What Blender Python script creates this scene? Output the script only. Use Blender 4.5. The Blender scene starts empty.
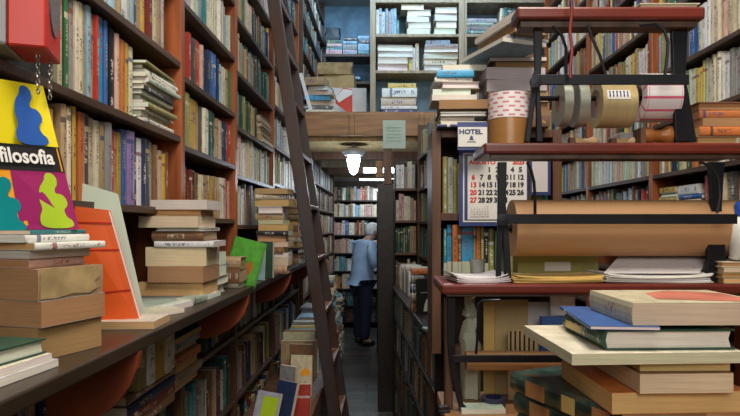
import bpy, bmesh, math, random
from mathutils import Vector, Matrix
from mathutils.bvhtree import BVHTree
S = bpy.context.scene
COL = S.collection
F = 580.0; U0 = 385.0; V0 = 225.0; H = 1.6        # focal length in pixels, vanishing point, eye height
rnd = random.Random(11)
UP = Vector((0, 0, 1))

def px(u, v, Y):
    return Vector(((u-U0)*Y/F, Y, H-(v-V0)*Y/F))

# ------------------------------------------------------------------ materials
MATS = {}
def nodes_of(name):
    m = bpy.data.materials.new(name); m.use_nodes = True
    nt = m.node_tree; b = nt.nodes['Principled BSDF']
    MATS[name] = m
    return m, nt, b
def simple(name, c, rough=.5, metal=0, var=.25, scale=(8, 8, 8), bump=.0, spec=.5, detail=4, dark=None, nscale=1.0, emit=None, alpha=1, trans=0):
    """base colour varied by a stretched noise (wear, grain)"""
    m, nt, b = nodes_of(name)
    tc = nt.nodes.new('ShaderNodeTexCoord'); mp = nt.nodes.new('ShaderNodeMapping')
    mp.inputs['Scale'].default_value = scale
    nz = nt.nodes.new('ShaderNodeTexNoise'); nz.inputs['Scale'].default_value = nscale; nz.inputs['Detail'].default_value = detail
    rp = nt.nodes.new('ShaderNodeValToRGB')
    d = dark or tuple(x*(1-var) for x in c)
    rp.color_ramp.elements[0].color = (*d, 1); rp.color_ramp.elements[1].color = (*[min(1, x*(1+var*.4)) for x in c], 1)
    rp.color_ramp.elements[0].position = .32; rp.color_ramp.elements[1].position = .68
    nt.links.new(tc.outputs['Object'], mp.inputs[0]); nt.links.new(mp.outputs[0], nz.inputs['Vector'])
    nt.links.new(nz.outputs['Fac'], rp.inputs[0]); nt.links.new(rp.outputs[0], b.inputs['Base Color'])
    b.inputs['Roughness'].default_value = rough; b.inputs['Metallic'].default_value = metal
    b.inputs['Specular IOR Level'].default_value = spec
    if bump:
        bp = nt.nodes.new('ShaderNodeBump'); bp.inputs['Strength'].default_value = bump; bp.inputs['Distance'].default_value = .004
        nt.links.new(nz.outputs['Fac'], bp.inputs['Height']); nt.links.new(bp.outputs[0], b.inputs['Normal'])
    if emit:
        b.inputs['Emission Color'].default_value = (*emit[0], 1); b.inputs['Emission Strength'].default_value = emit[1]
    if trans: b.inputs['Transmission Weight'].default_value = trans
    return m
WOODG = (3, 40, 40)
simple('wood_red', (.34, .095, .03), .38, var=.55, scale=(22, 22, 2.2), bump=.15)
simple('wood_red_h', (.13, .020, .012), .32, var=.5, scale=(3, 30, 30), bump=.1)
simple('wood_corbel', (.36, .075, .025), .45, var=.4, scale=(6, 6, 6))
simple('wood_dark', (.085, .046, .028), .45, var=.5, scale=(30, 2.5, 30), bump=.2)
simple('wood_black', (.022, .014, .011), .4, var=.5, scale=(20, 4, 20), bump=.2)
simple('wood_mid', (.13, .060, .032), .5, var=.5, scale=(20, 20, 3), bump=.2)
simple('wood_pale', (.38, .31, .21), .6, var=.3, scale=(20, 20, 3))
simple('wood_honey', (.34, .17, .07), .5, var=.45, scale=(3, 30, 30), bump=.2)
simple('wood_ladder', (.030, .029, .034), .42, var=.6, scale=(12, 12, 3.5), bump=.4, dark=(.05, .018, .008))
simple('wood_ladder_worn', (.17, .065, .03), .45, var=.75, scale=(12, 12, 2.5), bump=.4)
simple('ledge_wood', (.046, .031, .020), .34, var=.55, scale=(14, 2, 14), bump=.2)
simple('back_panel', (.05, .036, .028), .8, var=.4)
simple('back_blue', (.20, .34, .46), .8, var=.3)
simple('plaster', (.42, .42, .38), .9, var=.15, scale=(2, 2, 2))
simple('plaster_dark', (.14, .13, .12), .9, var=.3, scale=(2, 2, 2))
simple('iron', (.016, .017, .022), .42, metal=.6, var=.4, bump=.2)
simple('kraft', (.43, .24, .11), .62, var=.05, scale=(4, 30, 30))
simple('kraft_core', (.16, .08, .035), .9, var=.2)
simple('card', (.50, .36, .17), .75, var=.2)
simple('paper', (.74, .73, .70), .8, var=.08)
simple('olive_card', (.36, .33, .10), .7, var=.15)
simple('faded_red', (.46, .14, .09), .6, var=.45)
simple('paper_lilac', (.62, .58, .60), .7, var=.1)
simple('paper_green', (.50, .60, .50), .7, var=.1)
simple('paper_tan', (.66, .45, .14), .75, var=.15)
simple('paper_old', (.42, .30, .14), .85, var=.35, scale=(20, 20, 20))
simple('red_paint', (.55, .022, .012), .35, var=.12)
simple('red_dark', (.20, .012, .010), .4, var=.2)
simple('grey_plastic', (.30, .30, .31), .4, var=.1)
simple('grille', (.16, .15, .16), .6, var=.6, scale=(300, 300, 300))
simple('chain', (.30, .28, .25), .35, metal=.9)
simple('orange_card', (.80, .115, .012), .5, var=.12, scale=(5, 5, 5))
simple('black_paint', (.012, .012, .014), .4)
simple('yellow_print', (.88, .74, .015), .35, var=.05)
simple('magenta_print', (.33, .018, .13), .35, var=.05)
simple('blue_print', (.025, .12, .48), .35, var=.15)
simple('lime_print', (.42, .60, .03), .35, var=.1)
simple('teal_print', (.0, .25, .27), .35, var=.1)
simple('orange_print', (.90, .38, .02), .35, var=.05)
simple('text_white', (.85, .84, .82), .5, var=.02)
simple('text_black', (.02, .02, .03), .5, var=.02)
simple('text_red', (.65, .03, .03), .5, var=.02)
simple('text_navy', (.03, .05, .16), .5, var=.02)
simple('text_gold', (.55, .42, .15), .4, var=.05)
simple('text_green', (.03, .30, .16), .5, var=.05)
simple('cal_blue', (.035, .055, .20), .35, var=.15)
def marb():
    m, nt, b = nodes_of('marbled')
    tc = nt.nodes.new('ShaderNodeTexCoord'); nz = nt.nodes.new('ShaderNodeTexNoise'); nz.inputs['Scale'].default_value = 38; nz.inputs['Detail'].default_value = 3
    rp = nt.nodes.new('ShaderNodeValToRGB'); E = rp.color_ramp.elements
    E[0].position = .36; E[0].color = (.008, .016, .014, 1); E[1].position = .72; E[1].color = (.11, .07, .03, 1)
    e = E.new(.5); e.color = (.02, .05, .045, 1); e = E.new(.6); e.color = (.045, .075, .055, 1)
    nt.links.new(tc.outputs['Object'], nz.inputs['Vector']); nt.links.new(nz.outputs['Fac'], rp.inputs[0]); nt.links.new(rp.outputs[0], b.inputs['Base Color']); b.inputs['Roughness'].default_value = .35
marb()
simple('hair', (.72, .72, .70), .8, var=.2, scale=(60, 60, 60))
simple('skin', (.46, .27, .20), .55, var=.1)
simple('shirt', (.38, .55, .80), .85, var=.18, scale=(9, 9, 9))
simple('trousers', (.014, .022, .06), .85, var=.3)
simple('shoe', (.015, .012, .012), .5)
simple('tape_brown', (.33, .16, .05), .28, var=.1, scale=(3, 3, 60))
simple('tape_silver', (.36, .38, .33), .3, metal=.25, var=.1)
simple('tape_clear', (.50, .40, .20), .25, var=.12, scale=(60, 3, 3))
simple('tape_core', (.62, .22, .07), .7, var=.6, scale=(14, 14, 14), dark=(.35, .36, .42))
simple('knob_wood', (.62, .42, .20), .4, var=.2)
simple('stamp_wood', (.42, .15, .035), .3, var=.35)
simple('cap_blue', (.02, .09, .45), .35)
simple('bottle_white', (.68, .70, .68), .35, var=.05)
simple('tape_blue', (.03, .04, .09), .3)
simple('glass_pale', (.6, .62, .58), .15, trans=.7)
simple('lamp_tube', (.9, .95, 1), .5, emit=((.75, .88, 1.0), 14))
simple('lamp_metal', (.5, .52, .53), .35, metal=.5)
simple('bag_black', (.02, .03, .035), .5, bump=.5)
simple('waxy', (.47, .49, .38), .5, var=.2, scale=(9, 9, 9))
simple('handle_metal', (.55, .55, .55), .3, metal=.8)

# printed-label materials
def printed(name, base, ink, kind):
    m, nt, b = nodes_of(name)
    tc = nt.nodes.new('ShaderNodeTexCoord')
    if kind == 'tape':     # rows of short dashes around the roll, in the mesh's own uv
        br = nt.nodes.new('ShaderNodeTexBrick'); br.inputs['Scale'].default_value = 1
        br.inputs['Brick Width'].default_value = .14; br.inputs['Row Height'].default_value = .11
        br.inputs['Mortar Size'].default_value = .033; br.inputs['Mortar Smooth'].default_value = .1
        br.inputs['Color1'].default_value = (*ink, 1); br.inputs['Color2'].default_value = (*[x*.9 for x in ink], 1)
        br.inputs['Mortar'].default_value = (*base, 1)
        nt.links.new(tc.outputs['UV'], br.inputs['Vector'])
        nt.links.new(br.outputs['Color'], b.inputs['Base Color'])
    if kind == 'label':    # thin ink outlines of blank stickers on a roll
        br = nt.nodes.new('ShaderNodeTexBrick'); br.offset = 0; br.inputs['Scale'].default_value = 1
        br.inputs['Brick Width'].default_value = .9; br.inputs['Row Height'].default_value = .085
        br.inputs['Mortar Size'].default_value = .008; br.inputs['Mortar Smooth'].default_value = 0
        br.inputs['Color1'].default_value = (*base, 1); br.inputs['Color2'].default_value = (*base, 1)
        br.inputs['Mortar'].default_value = (*ink, 1)
        mp = nt.nodes.new('ShaderNodeMapping'); mp.inputs['Location'].default_value = (-.05, .03, 0)
        nt.links.new(tc.outputs['UV'], mp.inputs[0]); nt.links.new(mp.outputs[0], br.inputs['Vector'])
        nt.links.new(br.outputs['Color'], b.inputs['Base Color'])
    b.inputs['Roughness'].default_value = .4
    return m
printed('tape_printed', (.78, .74, .74), (.62, .20, .27), 'tape')
printed('label_printed', (.80, .78, .80), (.72, .12, .22), 'label')

def floor_mat():
    m, nt, b = nodes_of('floor_tiles')
    tc = nt.nodes.new('ShaderNodeTexCoord'); br = nt.nodes.new('ShaderNodeTexBrick')
    br.inputs['Scale'].default_value = 1; br.inputs['Brick Width'].default_value = .5; br.inputs['Row Height'].default_value = .12
    br.inputs['Color1'].default_value = (.15, .135, .115, 1); br.inputs['Color2'].default_value = (.055, .05, .045, 1)
    br.inputs['Mortar'].default_value = (.025, .022, .02, 1); br.inputs['Mortar Size'].default_value = .006
    nz = nt.nodes.new('ShaderNodeTexNoise'); nz.inputs['Scale'].default_value = 3
    mx = nt.nodes.new('ShaderNodeMix'); mx.data_type = 'RGBA'; mx.blend_type = 'MULTIPLY'; mx.inputs[0].default_value = .5
    nt.links.new(tc.outputs['Object'], br.inputs['Vector']); nt.links.new(tc.outputs['Object'], nz.inputs['Vector'])
    nt.links.new(br.outputs['Color'], mx.inputs[6]); nt.links.new(nz.outputs['Color'], mx.inputs[7])
    nt.links.new(mx.outputs[2], b.inputs['Base Color']); b.inputs['Roughness'].default_value = .35
floor_mat()

def book_mats():
    # cover cloth / paper: colour comes from the mesh attribute
    m, nt, b = nodes_of('book_cover')
    at = nt.nodes.new('ShaderNodeAttribute'); at.attribute_name = 'col'
    tc = nt.nodes.new('ShaderNodeTexCoord'); nz = nt.nodes.new('ShaderNodeTexNoise'); nz.inputs['Scale'].default_value = 35; nz.inputs['Detail'].default_value = 5
    mr = nt.nodes.new('ShaderNodeMapRange'); mr.inputs[1].default_value = .3; mr.inputs[2].default_value = .75; mr.inputs[3].default_value = .72; mr.inputs[4].default_value = 1.12
    mx = nt.nodes.new('ShaderNodeVectorMath'); mx.operation = 'SCALE'
    nt.links.new(tc.outputs['Object'], nz.inputs['Vector']); nt.links.new(nz.outputs['Fac'], mr.inputs[0])
    nt.links.new(at.outputs['Color'], mx.inputs[0]); nt.links.new(mr.outputs[0], mx.inputs['Scale'])
    nt.links.new(mx.outputs[0], b.inputs['Base Color']); b.inputs['Roughness'].default_value = .42
    # spine: colour + printed title marks and bands, laid out by uv (u across, v along) and a per-book seed
    m, nt, b = nodes_of('book_spine')
    N = nt.nodes.new; L = nt.links.new
    at = N('ShaderNodeAttribute'); at.attribute_name = 'col'
    a2 = N('ShaderNodeAttribute'); a2.attribute_name = 'ink'
    uv = N('ShaderNodeUVMap'); uv.uv_map = 'uv'
    sp = N('ShaderNodeSeparateXYZ'); L(uv.outputs[0], sp.inputs[0])
    def M(op, a, bb=None, c=None):
        n = N('ShaderNodeMath'); n.operation = op
        for i, x in enumerate((a, bb, c)):
            if x is None: continue
            if isinstance(x, (int, float)): n.inputs[i].default_value = x
            else: L(x, n.inputs[i])
        return n.outputs[0]
    u, v, seed = sp.outputs[0], sp.outputs[1], a2.outputs['Alpha']
    cv = N('ShaderNodeCombineXYZ'); L(M('MULTIPLY', u, 3.0), cv.inputs[0]); L(M('MULTIPLY', v, 46.0), cv.inputs[1]); L(M('MULTIPLY', seed, 91.0), cv.inputs[2])
    nz = N('ShaderNodeTexNoise'); nz.inputs['Scale'].default_value = 1.0; nz.inputs['Detail'].default_value = 1
    L(cv.outputs[0], nz.inputs['Vector'])
    letters = M('GREATER_THAN', nz.outputs['Fac'], .53)
    uin = M('MULTIPLY', M('GREATER_THAN', u, .27), M('LESS_THAN', u, .73))
    lo = M('ADD', M('MULTIPLY', seed, .22), .30); hi = M('ADD', lo, M('ADD', .25, M('MULTIPLY', M('FRACT', M('MULTIPLY', seed, 7.3)), .25)))
    vin = M('MULTIPLY', M('GREATER_THAN', v, lo), M('LESS_THAN', v, hi))
    title = M('MULTIPLY', M('MULTIPLY', letters, uin), vin)
    # author line at the foot, only on some
    has = M('GREATER_THAN', M('FRACT', M('MULTIPLY', seed, 13.7)), .45)
    foot = M('MULTIPLY', M('MULTIPLY', M('MULTIPLY', letters, has), M('LESS_THAN', v, .17)), M('MULTIPLY', M('GREATER_THAN', v, .07), uin))
    hb = M('GREATER_THAN', M('FRACT', M('MULTIPLY', seed, 23.1)), .62)
    band = M('MULTIPLY', M('LESS_THAN', M('ABSOLUTE', M('SUBTRACT', v, M('ADD', .72, M('MULTIPLY', seed, .18)))), M('MULTIPLY', hb, .03)), 1)
    mask = M('MINIMUM', 1.0, M('ADD', M('ADD', title, foot), band))
    mix = N('ShaderNodeMix'); mix.data_type = 'RGBA'
    L(M('MULTIPLY', mask, .8), mix.inputs[0]); L(at.outputs['Color'], mix.inputs[6]); L(a2.outputs['Color'], mix.inputs[7])
    n2 = N('ShaderNodeTexNoise'); n2.inputs['Scale'].default_value = 1; n2.inputs['Detail'].default_value = 4
    c2 = N('ShaderNodeCombineXYZ'); L(M('MULTIPLY', u, 2.0), c2.inputs[0]); L(M('MULTIPLY', v, 9.0), c2.inputs[1]); L(M('MULTIPLY', seed, 55.0), c2.inputs[2])
    L(c2.outputs[0], n2.inputs['Vector'])
    mr = N('ShaderNodeMapRange'); mr.inputs[1].default_value = .3; mr.inputs[2].default_value = .7; mr.inputs[3].default_value = .86; mr.inputs[4].default_value = 1.08
    L(n2.outputs['Fac'], mr.inputs[0])
    sc = N('ShaderNodeVectorMath'); sc.operation = 'SCALE'; L(mix.outputs[2], sc.inputs[0]); L(mr.outputs[0], sc.inputs['Scale'])
    L(sc.outputs[0], b.inputs['Base Color']); b.inputs['Roughness'].default_value = .42
    # page block: fine leaves across the thickness
    m, nt, b = nodes_of('book_pages')
    N = nt.nodes.new; L = nt.links.new
    at = N('ShaderNodeAttribute'); at.attribute_name = 'col'
    uv = N('ShaderNodeUVMap'); uv.uv_map = 'uv'
    mp = N('ShaderNodeMapping'); mp.inputs['Scale'].default_value = (6, 700, 1); L(uv.outputs[0], mp.inputs[0])
    nz = N('ShaderNodeTexNoise'); nz.inputs['Scale'].default_value = 1; nz.inputs['Detail'].default_value = 2; L(mp.outputs[0], nz.inputs['Vector'])
    mr = N('ShaderNodeMapRange'); mr.inputs[1].default_value = .3; mr.inputs[2].default_value = .7; mr.inputs[3].default_value = .76; mr.inputs[4].default_value = 1.08
    L(nz.outputs['Fac'], mr.inputs[0])
    n2 = N('ShaderNodeTexNoise'); n2.inputs['Scale'].default_value = 14; L(uv.outputs[0], n2.inputs['Vector'])
    m2 = N('ShaderNodeMapRange'); m2.inputs[3].default_value = .85; m2.inputs[4].default_value = 1.12; L(n2.outputs['Fac'], m2.inputs[0])
    mu = N('ShaderNodeMath'); mu.operation = 'MULTIPLY'; L(mr.outputs[0], mu.inputs[0]); L(m2.outputs[0], mu.inputs[1])
    sc = N('ShaderNodeVectorMath'); sc.operation = 'SCALE'; L(at.outputs['Color'], sc.inputs[0]); L(mu.outputs[0], sc.inputs['Scale'])
    L(sc.outputs[0], b.inputs['Base Color']); b.inputs['Roughness'].default_value = .85
book_mats()

# ------------------------------------------------------------------ object helpers
def tag(o, label=None, cat=None, group=None, kind=None):
    if label: o['label'] = label
    if cat: o['category'] = cat
    if group: o['group'] = group
    if kind: o['kind'] = kind
    return o
def thing(name, loc, label, cat, group=None, kind=None, rz=0):
    o = bpy.data.objects.new(name, None); o.empty_display_size = .05; COL.objects.link(o)
    o.location = loc; o.rotation_euler = (0, 0, rz)
    return tag(o, label, cat, group, kind)

class MB:
    """collects geometry in WORLD coordinates; build() makes one object whose origin is the parent's (or given) place"""
    def __init__(s): s.v = []; s.f = []; s.m = []; s.sm = []
    def add(s, vs, fs, mi=0, smooth=False):
        n = len(s.v); s.v += [Vector(p) for p in vs]
        for f in fs: s.f.append([i+n for i in f]); s.m.append(mi); s.sm.append(smooth)
        return s
    def obox(s, o, a, b, c, mi=0):
        """box spanned by vectors a,b,c from corner o (right-handed)"""
        o, a, b, c = map(Vector, (o, a, b, c))
        vs = [o, o+a, o+a+b, o+b, o+c, o+a+c, o+a+b+c, o+b+c]
        fs = [(0, 3, 2, 1), (4, 5, 6, 7), (0, 1, 5, 4), (1, 2, 6, 5), (2, 3, 7, 6), (3, 0, 4, 7)]
        if a.cross(b).dot(c) < 0: fs = [f[::-1] for f in fs]
        return s.add(vs, fs, mi)
    def box(s, x0, x1, y0, y1, z0, z1, mi=0):
        return s.obox((x0, y0, z0), (x1-x0, 0, 0), (0, y1-y0, 0), (0, 0, z1-z0), mi)
    def cyl(s, p, q, r, r2=None, n=16, mi=0, caps=True):
        p, q = Vector(p), Vector(q); r2 = r if r2 is None else r2
        d = (q-p).normalized(); x = d.orthogonal().normalized(); y = d.cross(x)
        vs = []
        for c, rr in ((p, r), (q, r2)):
            for i in range(n):
                t = 2*math.pi*i/n; vs.append(c+x*math.cos(t)*rr+y*math.sin(t)*rr)
        k = len(s.v)
        s.add(vs, [(i, (i+1) % n, n+(i+1) % n, n+i) for i in range(n)], mi, True)
        if caps: s.f.append([k+i for i in range(n)][::-1]); s.m.append(mi); s.sm.append(False); s.f.append([k+n+i for i in range(n)]); s.m.append(mi); s.sm.append(False)
        return s
    def lathe(s, p, axis, prof, n=28, mi=0, close=False):
        """prof: list of (radius, distance along axis)"""
        p = Vector(p); d = Vector(axis).normalized(); x = d.orthogonal().normalized(); y = d.cross(x)
        vs = []
        for r, h in prof:
            for i in range(n):
                t = 2*math.pi*i/n; vs.append(p+d*h+x*math.cos(t)*r+y*math.sin(t)*r)
        fs = []
        K = len(prof)
        for k in range(K if close else K-1):
            k2 = (k+1) % K
            for i in range(n): fs.append((k*n+i, k*n+(i+1) % n, k2*n+(i+1) % n, k2*n+i))
        s.add(vs, fs, mi, True)
        if not close:
            b0 = len(s.v)-K*n
            if prof[0][0] > 1e-4: s.f.append([b0+i for i in range(n)][::-1]); s.m.append(mi); s.sm.append(False)
            if prof[-1][0] > 1e-4: s.f.append([b0+(K-1)*n+i for i in range(n)]); s.m.append(mi); s.sm.append(False)
        return s
    def tube(s, pts, r, n=8, mi=0):
        pts = [Vector(p) for p in pts]
        vs = []; prev = None
        for i, p in enumerate(pts):
            d = (pts[min(i+1, len(pts)-1)]-pts[max(i-1, 0)]).normalized()
            x = d.orthogonal().normalized() if prev is None else (prev-d*prev.dot(d)).normalized()
            prev = x; y = d.cross(x)
            rr = r[i] if isinstance(r, (list, tuple)) else r
            for k in range(n):
                t = 2*math.pi*k/n; vs.append(p+x*math.cos(t)*rr+y*math.sin(t)*rr)
        fs = [(i*n+k, i*n+(k+1) % n, (i+1)*n+(k+1) % n, (i+1)*n+k) for i in range(len(pts)-1) for k in range(n)]
        b0 = len(s.v); s.add(vs, fs, mi, True)
        s.f.append([b0+k for k in range(n)][::-1]); s.m.append(mi); s.sm.append(False)
        s.f.append([b0+(len(pts)-1)*n+k for k in range(n)]); s.m.append(mi); s.sm.append(False)
        return s
    def prism(s, poly, e1, e2, o, ext, mi=0):
        """2-D outline in plane (e1,e2) at o, extruded by vector ext"""
        o, e1, e2, ext = map(Vector, (o, e1, e2, ext))
        n = len(poly); a = [o+e1*p[0]+e2*p[1] for p in poly]
        area = sum(poly[i][0]*poly[(i+1) % n][1]-poly[(i+1) % n][0]*poly[i][1] for i in range(n))
        up = e1.cross(e2).dot(ext)*area > 0
        vs = a+[p+ext for p in a]
        bot = list(range(n)); top = list(range(n, 2*n))
        fs = [bot[::-1] if up else bot, top if up else top[::-1]]
        for i in range(n):
            q = (i, (i+1) % n, n+(i+1) % n, n+i); fs.append(q if up else q[::-1])
        return s.add(vs, fs, mi)
    def build(s, name, mats, parent=None, origin=None, bevel=0, uvfn=None):
        if isinstance(mats, str): mats = [mats]
        pm = Matrix.Identity(4)
        if parent is not None:
            chain = []; q = parent
            while q is not None: chain.append(q.matrix_basis.copy()); q = q.parent
            for x in chain: pm = x @ pm if False else pm
            pm = Matrix.Identity(4)
            for x in reversed(chain): pm = pm @ x
        org = Vector(origin) if origin is not None else (pm.translation.copy() if parent is not None else (sum(s.v, Vector())/len(s.v)))
        if origin is None and parent is None: org.z = min(p.z for p in s.v)
        me = bpy.data.meshes.new(name)
        if parent is not None:
            inv = pm.inverted(); vv = [inv @ p for p in s.v]
        else: vv = [p-org for p in s.v]
        me.from_pydata(vv, [], s.f); me.update()
        for m in mats: me.materials.append(MATS[m])
        me.polygons.foreach_set('material_index', s.m); me.polygons.foreach_set('use_smooth', s.sm)
        if any(s.sm): me.set_sharp_from_angle(angle=math.radians(38))
        o = bpy.data.objects.new(name, me); COL.objects.link(o)
        if parent is not None: o.parent = parent
        else: o.location = org
        if uvfn:
            uvl = me.uv_layers.new(name='uv')
            for l in me.loops:
                uvl.data[l.index].uv = uvfn(s.v[l.vertex_index])
        if bevel:
            b = o.modifiers.new('b', 'BEVEL'); b.width = bevel; b.segments = 2; b.limit_method = 'ANGLE'
        return o

def text(body, size, o, ex, ey, mat, parent, name='lettering', depth=.0004, align='LEFT', sx=1.0, bold=0, shear=0):
    """flat lettering lying on a surface: baseline start o, reading direction ex, up direction ey"""
    cu = bpy.data.curves.new(name, 'FONT'); cu.body = body; cu.size = size; cu.extrude = depth; cu.align_x = align; cu.offset = bold; cu.shear = shear
    cu.resolution_u = 3
    t = bpy.data.objects.new(name, cu); COL.objects.link(t)
    dg = bpy.context.evaluated_depsgraph_get(); me = bpy.data.meshes.new_from_object(t.evaluated_get(dg))
    COL.objects.unlink(t); bpy.data.objects.remove(t)
    ex = Vector(ex).normalized(); ey = Vector(ey).normalized(); ez = ex.cross(ey)
    mb = MB(); o = Vector(o)
    mb.add([o+ex*v.co.x*sx+ey*v.co.y+ez*v.co.z for v in me.vertices], [list(p.vertices) for p in me.polygons])
    bpy.data.meshes.remove(me)
    return mb.build(name, mat, parent)

# ------------------------------------------------------------------ books
PAL = {
 'cream': (.58, .51, .36), 'ivory': (.66, .61, .48), 'white': (.70, .70, .68), 'tan': (.42, .29, .16), 'brown': (.20, .10, .05),
 'red': (.46, .045, .03), 'dark red': (.17, .025, .022), 'orange': (.52, .17, .045), 'yellow': (.62, .48, .12), 'olive': (.26, .25, .09),
 'green': (.045, .16, .07), 'dark green': (.022, .075, .05), 'teal': (.045, .22, .25), 'light blue': (.26, .43, .55), 'blue': (.04, .12, .36),
 'navy': (.02, .035, .10), 'grey': (.28, .28, .27), 'dark grey': (.075, .075, .08), 'black': (.018, .018, .02), 'purple': (.22, .15, .33),
 'pink': (.58, .36, .32), 'mustard': (.45, .30, .05), 'pale green': (.42, .52, .42), 'lilac': (.42, .40, .48), 'bright green': (.12, .48, .06), 'bright blue': (.03, .30, .55)}
PAGE = {'p': (.66, .56, .39), 'w': (.78, .76, .68), 't': (.46, .31, .17), 'b': (.34, .20, .10), 'o': (.66, .42, .18), 'l': (.60, .55, .54), 'k': (.44, .24, .11)}
SPECS = []     # every book of the place; the visible ones become objects of their own

def spec(mtx, W, Hh, T, c, pg='p', hard=None, label=None, group=None, row=None, forced=False, plain=False, name='book', cat='book'):
    hard = (rnd.random() < .35) if hard is None else hard
    base = PAL[c]; j = rnd.uniform(.82, 1.14)
    col = tuple(min(.9, x*j*rnd.uniform(.95, 1.05)) for x in base)
    lum = sum(base)/3
    ink = (rnd.choice([(.03, .03, .04), (.25, .03, .02), (.03, .05, .18), (.08, .05, .03)]) if lum > .22 else rnd.choice([(.6, .55, .4), (.5, .38, .12), (.7, .68, .62)]))
    SPECS.append(dict(m=mtx, W=W, H=Hh, T=T, c=c, col=col, ink=ink, seed=rnd.random(), pg=tuple(x*rnd.uniform(.9, 1.08) for x in PAGE[pg]), hard=hard, label=label, group=group, row=row, forced=forced, plain=plain, name=name, cat=cat))
    return SPECS[-1]

def book_geo(s, jit=True):
    """returns two lists (cover, pages) of (verts, faces, matidx, uvs) in book-local coordinates: x spine->fore edge, y height, z thickness"""
    W, Hh, T = s['W'], s['H'], s['T']
    c = .0028 if s['hard'] else .0009
    c = min(c, T*.18); ins = .004 if s['hard'] else .0
    r = min(T*.22, .006) if s['hard'] else min(T*.1, .0015)
    # cover: a bent shell (outer profile round the spine)
    prof = [(W, 0), (r, 0), (0, T*.22), (-r*.35, T*.5), (0, T*.78), (r, T), (W, T)]
    inn = [(W, T-c), (c+r*.7, T-c), (c+r*.2, T*.5), (c+r*.7, c), (W, c)]
    P = prof+inn; n = len(P)
    vs = [(x, 0, z) for x, z in P]+[(x, Hh, z) for x, z in P]
    faces = []; mi = []; uv = []
    for i in range(n):
        j = (i+1) % n
        f = (i, j, n+j, n+i)            # outward check below
        faces.append(f)
        issp = 1 <= i <= 4
        mi.append(1 if issp else 0)
        if issp:
            a, b = P[i][1]/T, P[j][1]/T
            uv.append([(a, 0), (b, 0), (b, 1), (a, 1)])
        else: uv.append([(P[i][0]/W, 0), (P[j][0]/W, 0), (P[j][0]/W, 1), (P[i][0]/W, 1)])
    # end strips (head and tail of the cover shell)
    def q(k): return [(0, 0)]*k
    quads = [(0, 1, 10, 11), (1, 2, 3, 9), (1, 9, 10), (3, 4, 5, 9), (5, 8, 9), (5, 6, 7, 8)]
    for f in quads:
        faces.append(tuple(f)); mi.append(0); uv.append(q(len(f)))
        faces.append(tuple(x+n for x in reversed(f))); mi.append(0); uv.append(q(len(f)))
    cover = (vs, faces, mi, uv)
    # pages
    x0 = c+r*.3; x1 = W-ins; y0, y1 = ins, Hh-ins; z0, z1 = c, T-c
    k = min(.004, T*.12) if s['hard'] else 0
    pr = [(x0, z0), (x1, z0), (x1-k, (z0+z1)/2), (x1, z1), (x0, z1)]
    vs = [(x, y0, z) for x, z in pr]+[(x, y1, z) for x, z in pr]
    fs = []; uvp = []
    for i in range(5):
        j = (i+1) % 5; fs.append((i, j, 5+j, 5+i)); uvp.append([(y0, pr[i][1]), (y0, pr[j][1]), (y1, pr[j][1]), (y1, pr[i][1])])
    fs.append((4, 3, 2, 1, 0)); uvp.append([(pr[i][0], pr[i][1]) for i in (4, 3, 2, 1, 0)])
    fs.append((5, 6, 7, 8, 9)); uvp.append([(pr[i][0], pr[i][1]) for i in (0, 1, 2, 3, 4)])
    pages = (vs, fs, [2]*7, uvp)
    return cover, pages

def book_mesh(name, parts, s_list):
    """parts: list of (spec, geo, matrix or None)"""
    V = []; Fc = []; Mi = []; UV = []; C1 = []; C2 = []
    for s, g, M in parts:
        vs, fs, mi, uv = g; n = len(V)
        V += [tuple(M @ Vector(p)) if M is not None else p for p in vs]
        for f, m, w in zip(fs, mi, uv):
            Fc.append([i+n for i in f]); Mi.append(m); UV += w
            col = s['pg'] if m == 2 else s['col']
            C1 += [(*col, 1)]*len(f); C2 += [(*s['ink'], s['seed'])]*len(f)
    me = bpy.data.meshes.new(name); me.from_pydata(V, [], Fc); me.update()
    for m in s_list: me.materials.append(MATS[m])
    me.polygons.foreach_set('material_index', Mi if len(s_list) == 3 else [0 if s_list[0] == 'book_pages' else x for x in Mi])
    l = me.uv_layers.new(name='uv'); l.data.foreach_set('uv', [x for p in UV for x in p])
    a = me.color_attributes.new('col', 'FLOAT_COLOR', 'CORNER'); a.data.foreach_set('color', [x for p in C1 for x in p])
    a = me.color_attributes.new('ink', 'FLOAT_COLOR', 'CORNER'); a.data.foreach_set('color', [x for p in C2 for x in p])
    return me

def fix_normals(me):
    bm = bmesh.new(); bm.from_mesh(me); bmesh.ops.recalc_face_normals(bm, faces=bm.faces); bm.to_mesh(me); bm.free()

def make_book(s):
    cov, pag = book_geo(s)
    r = bpy.data.objects.new(s['name'], None); r.empty_display_size = .03; COL.objects.link(r); r.matrix_basis = s['m']
    tag(r, s['label'], s['cat'], s['group'])
    a = book_mesh('cover', [(s, cov, None)], ['book_cover', 'book_spine'] if not s['plain'] else ['book_cover', 'book_cover']); fix_normals(a)
    o = bpy.data.objects.new('cover', a); COL.objects.link(o); o.parent = r
    b = book_mesh('pages', [(s, pag, None)], ['book_pages']); fix_normals(b)
    p = bpy.data.objects.new('pages', b); COL.objects.link(p); p.parent = r
    s['obj'] = r
    return r

def frame(o, d, a, up=UP):
    M = Matrix.Identity(4)
    for i in range(3): M[i][0] = d[i]; M[i][1] = up[i]; M[i][2] = a[i]; M[i][3] = o[i]
    return M

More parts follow.
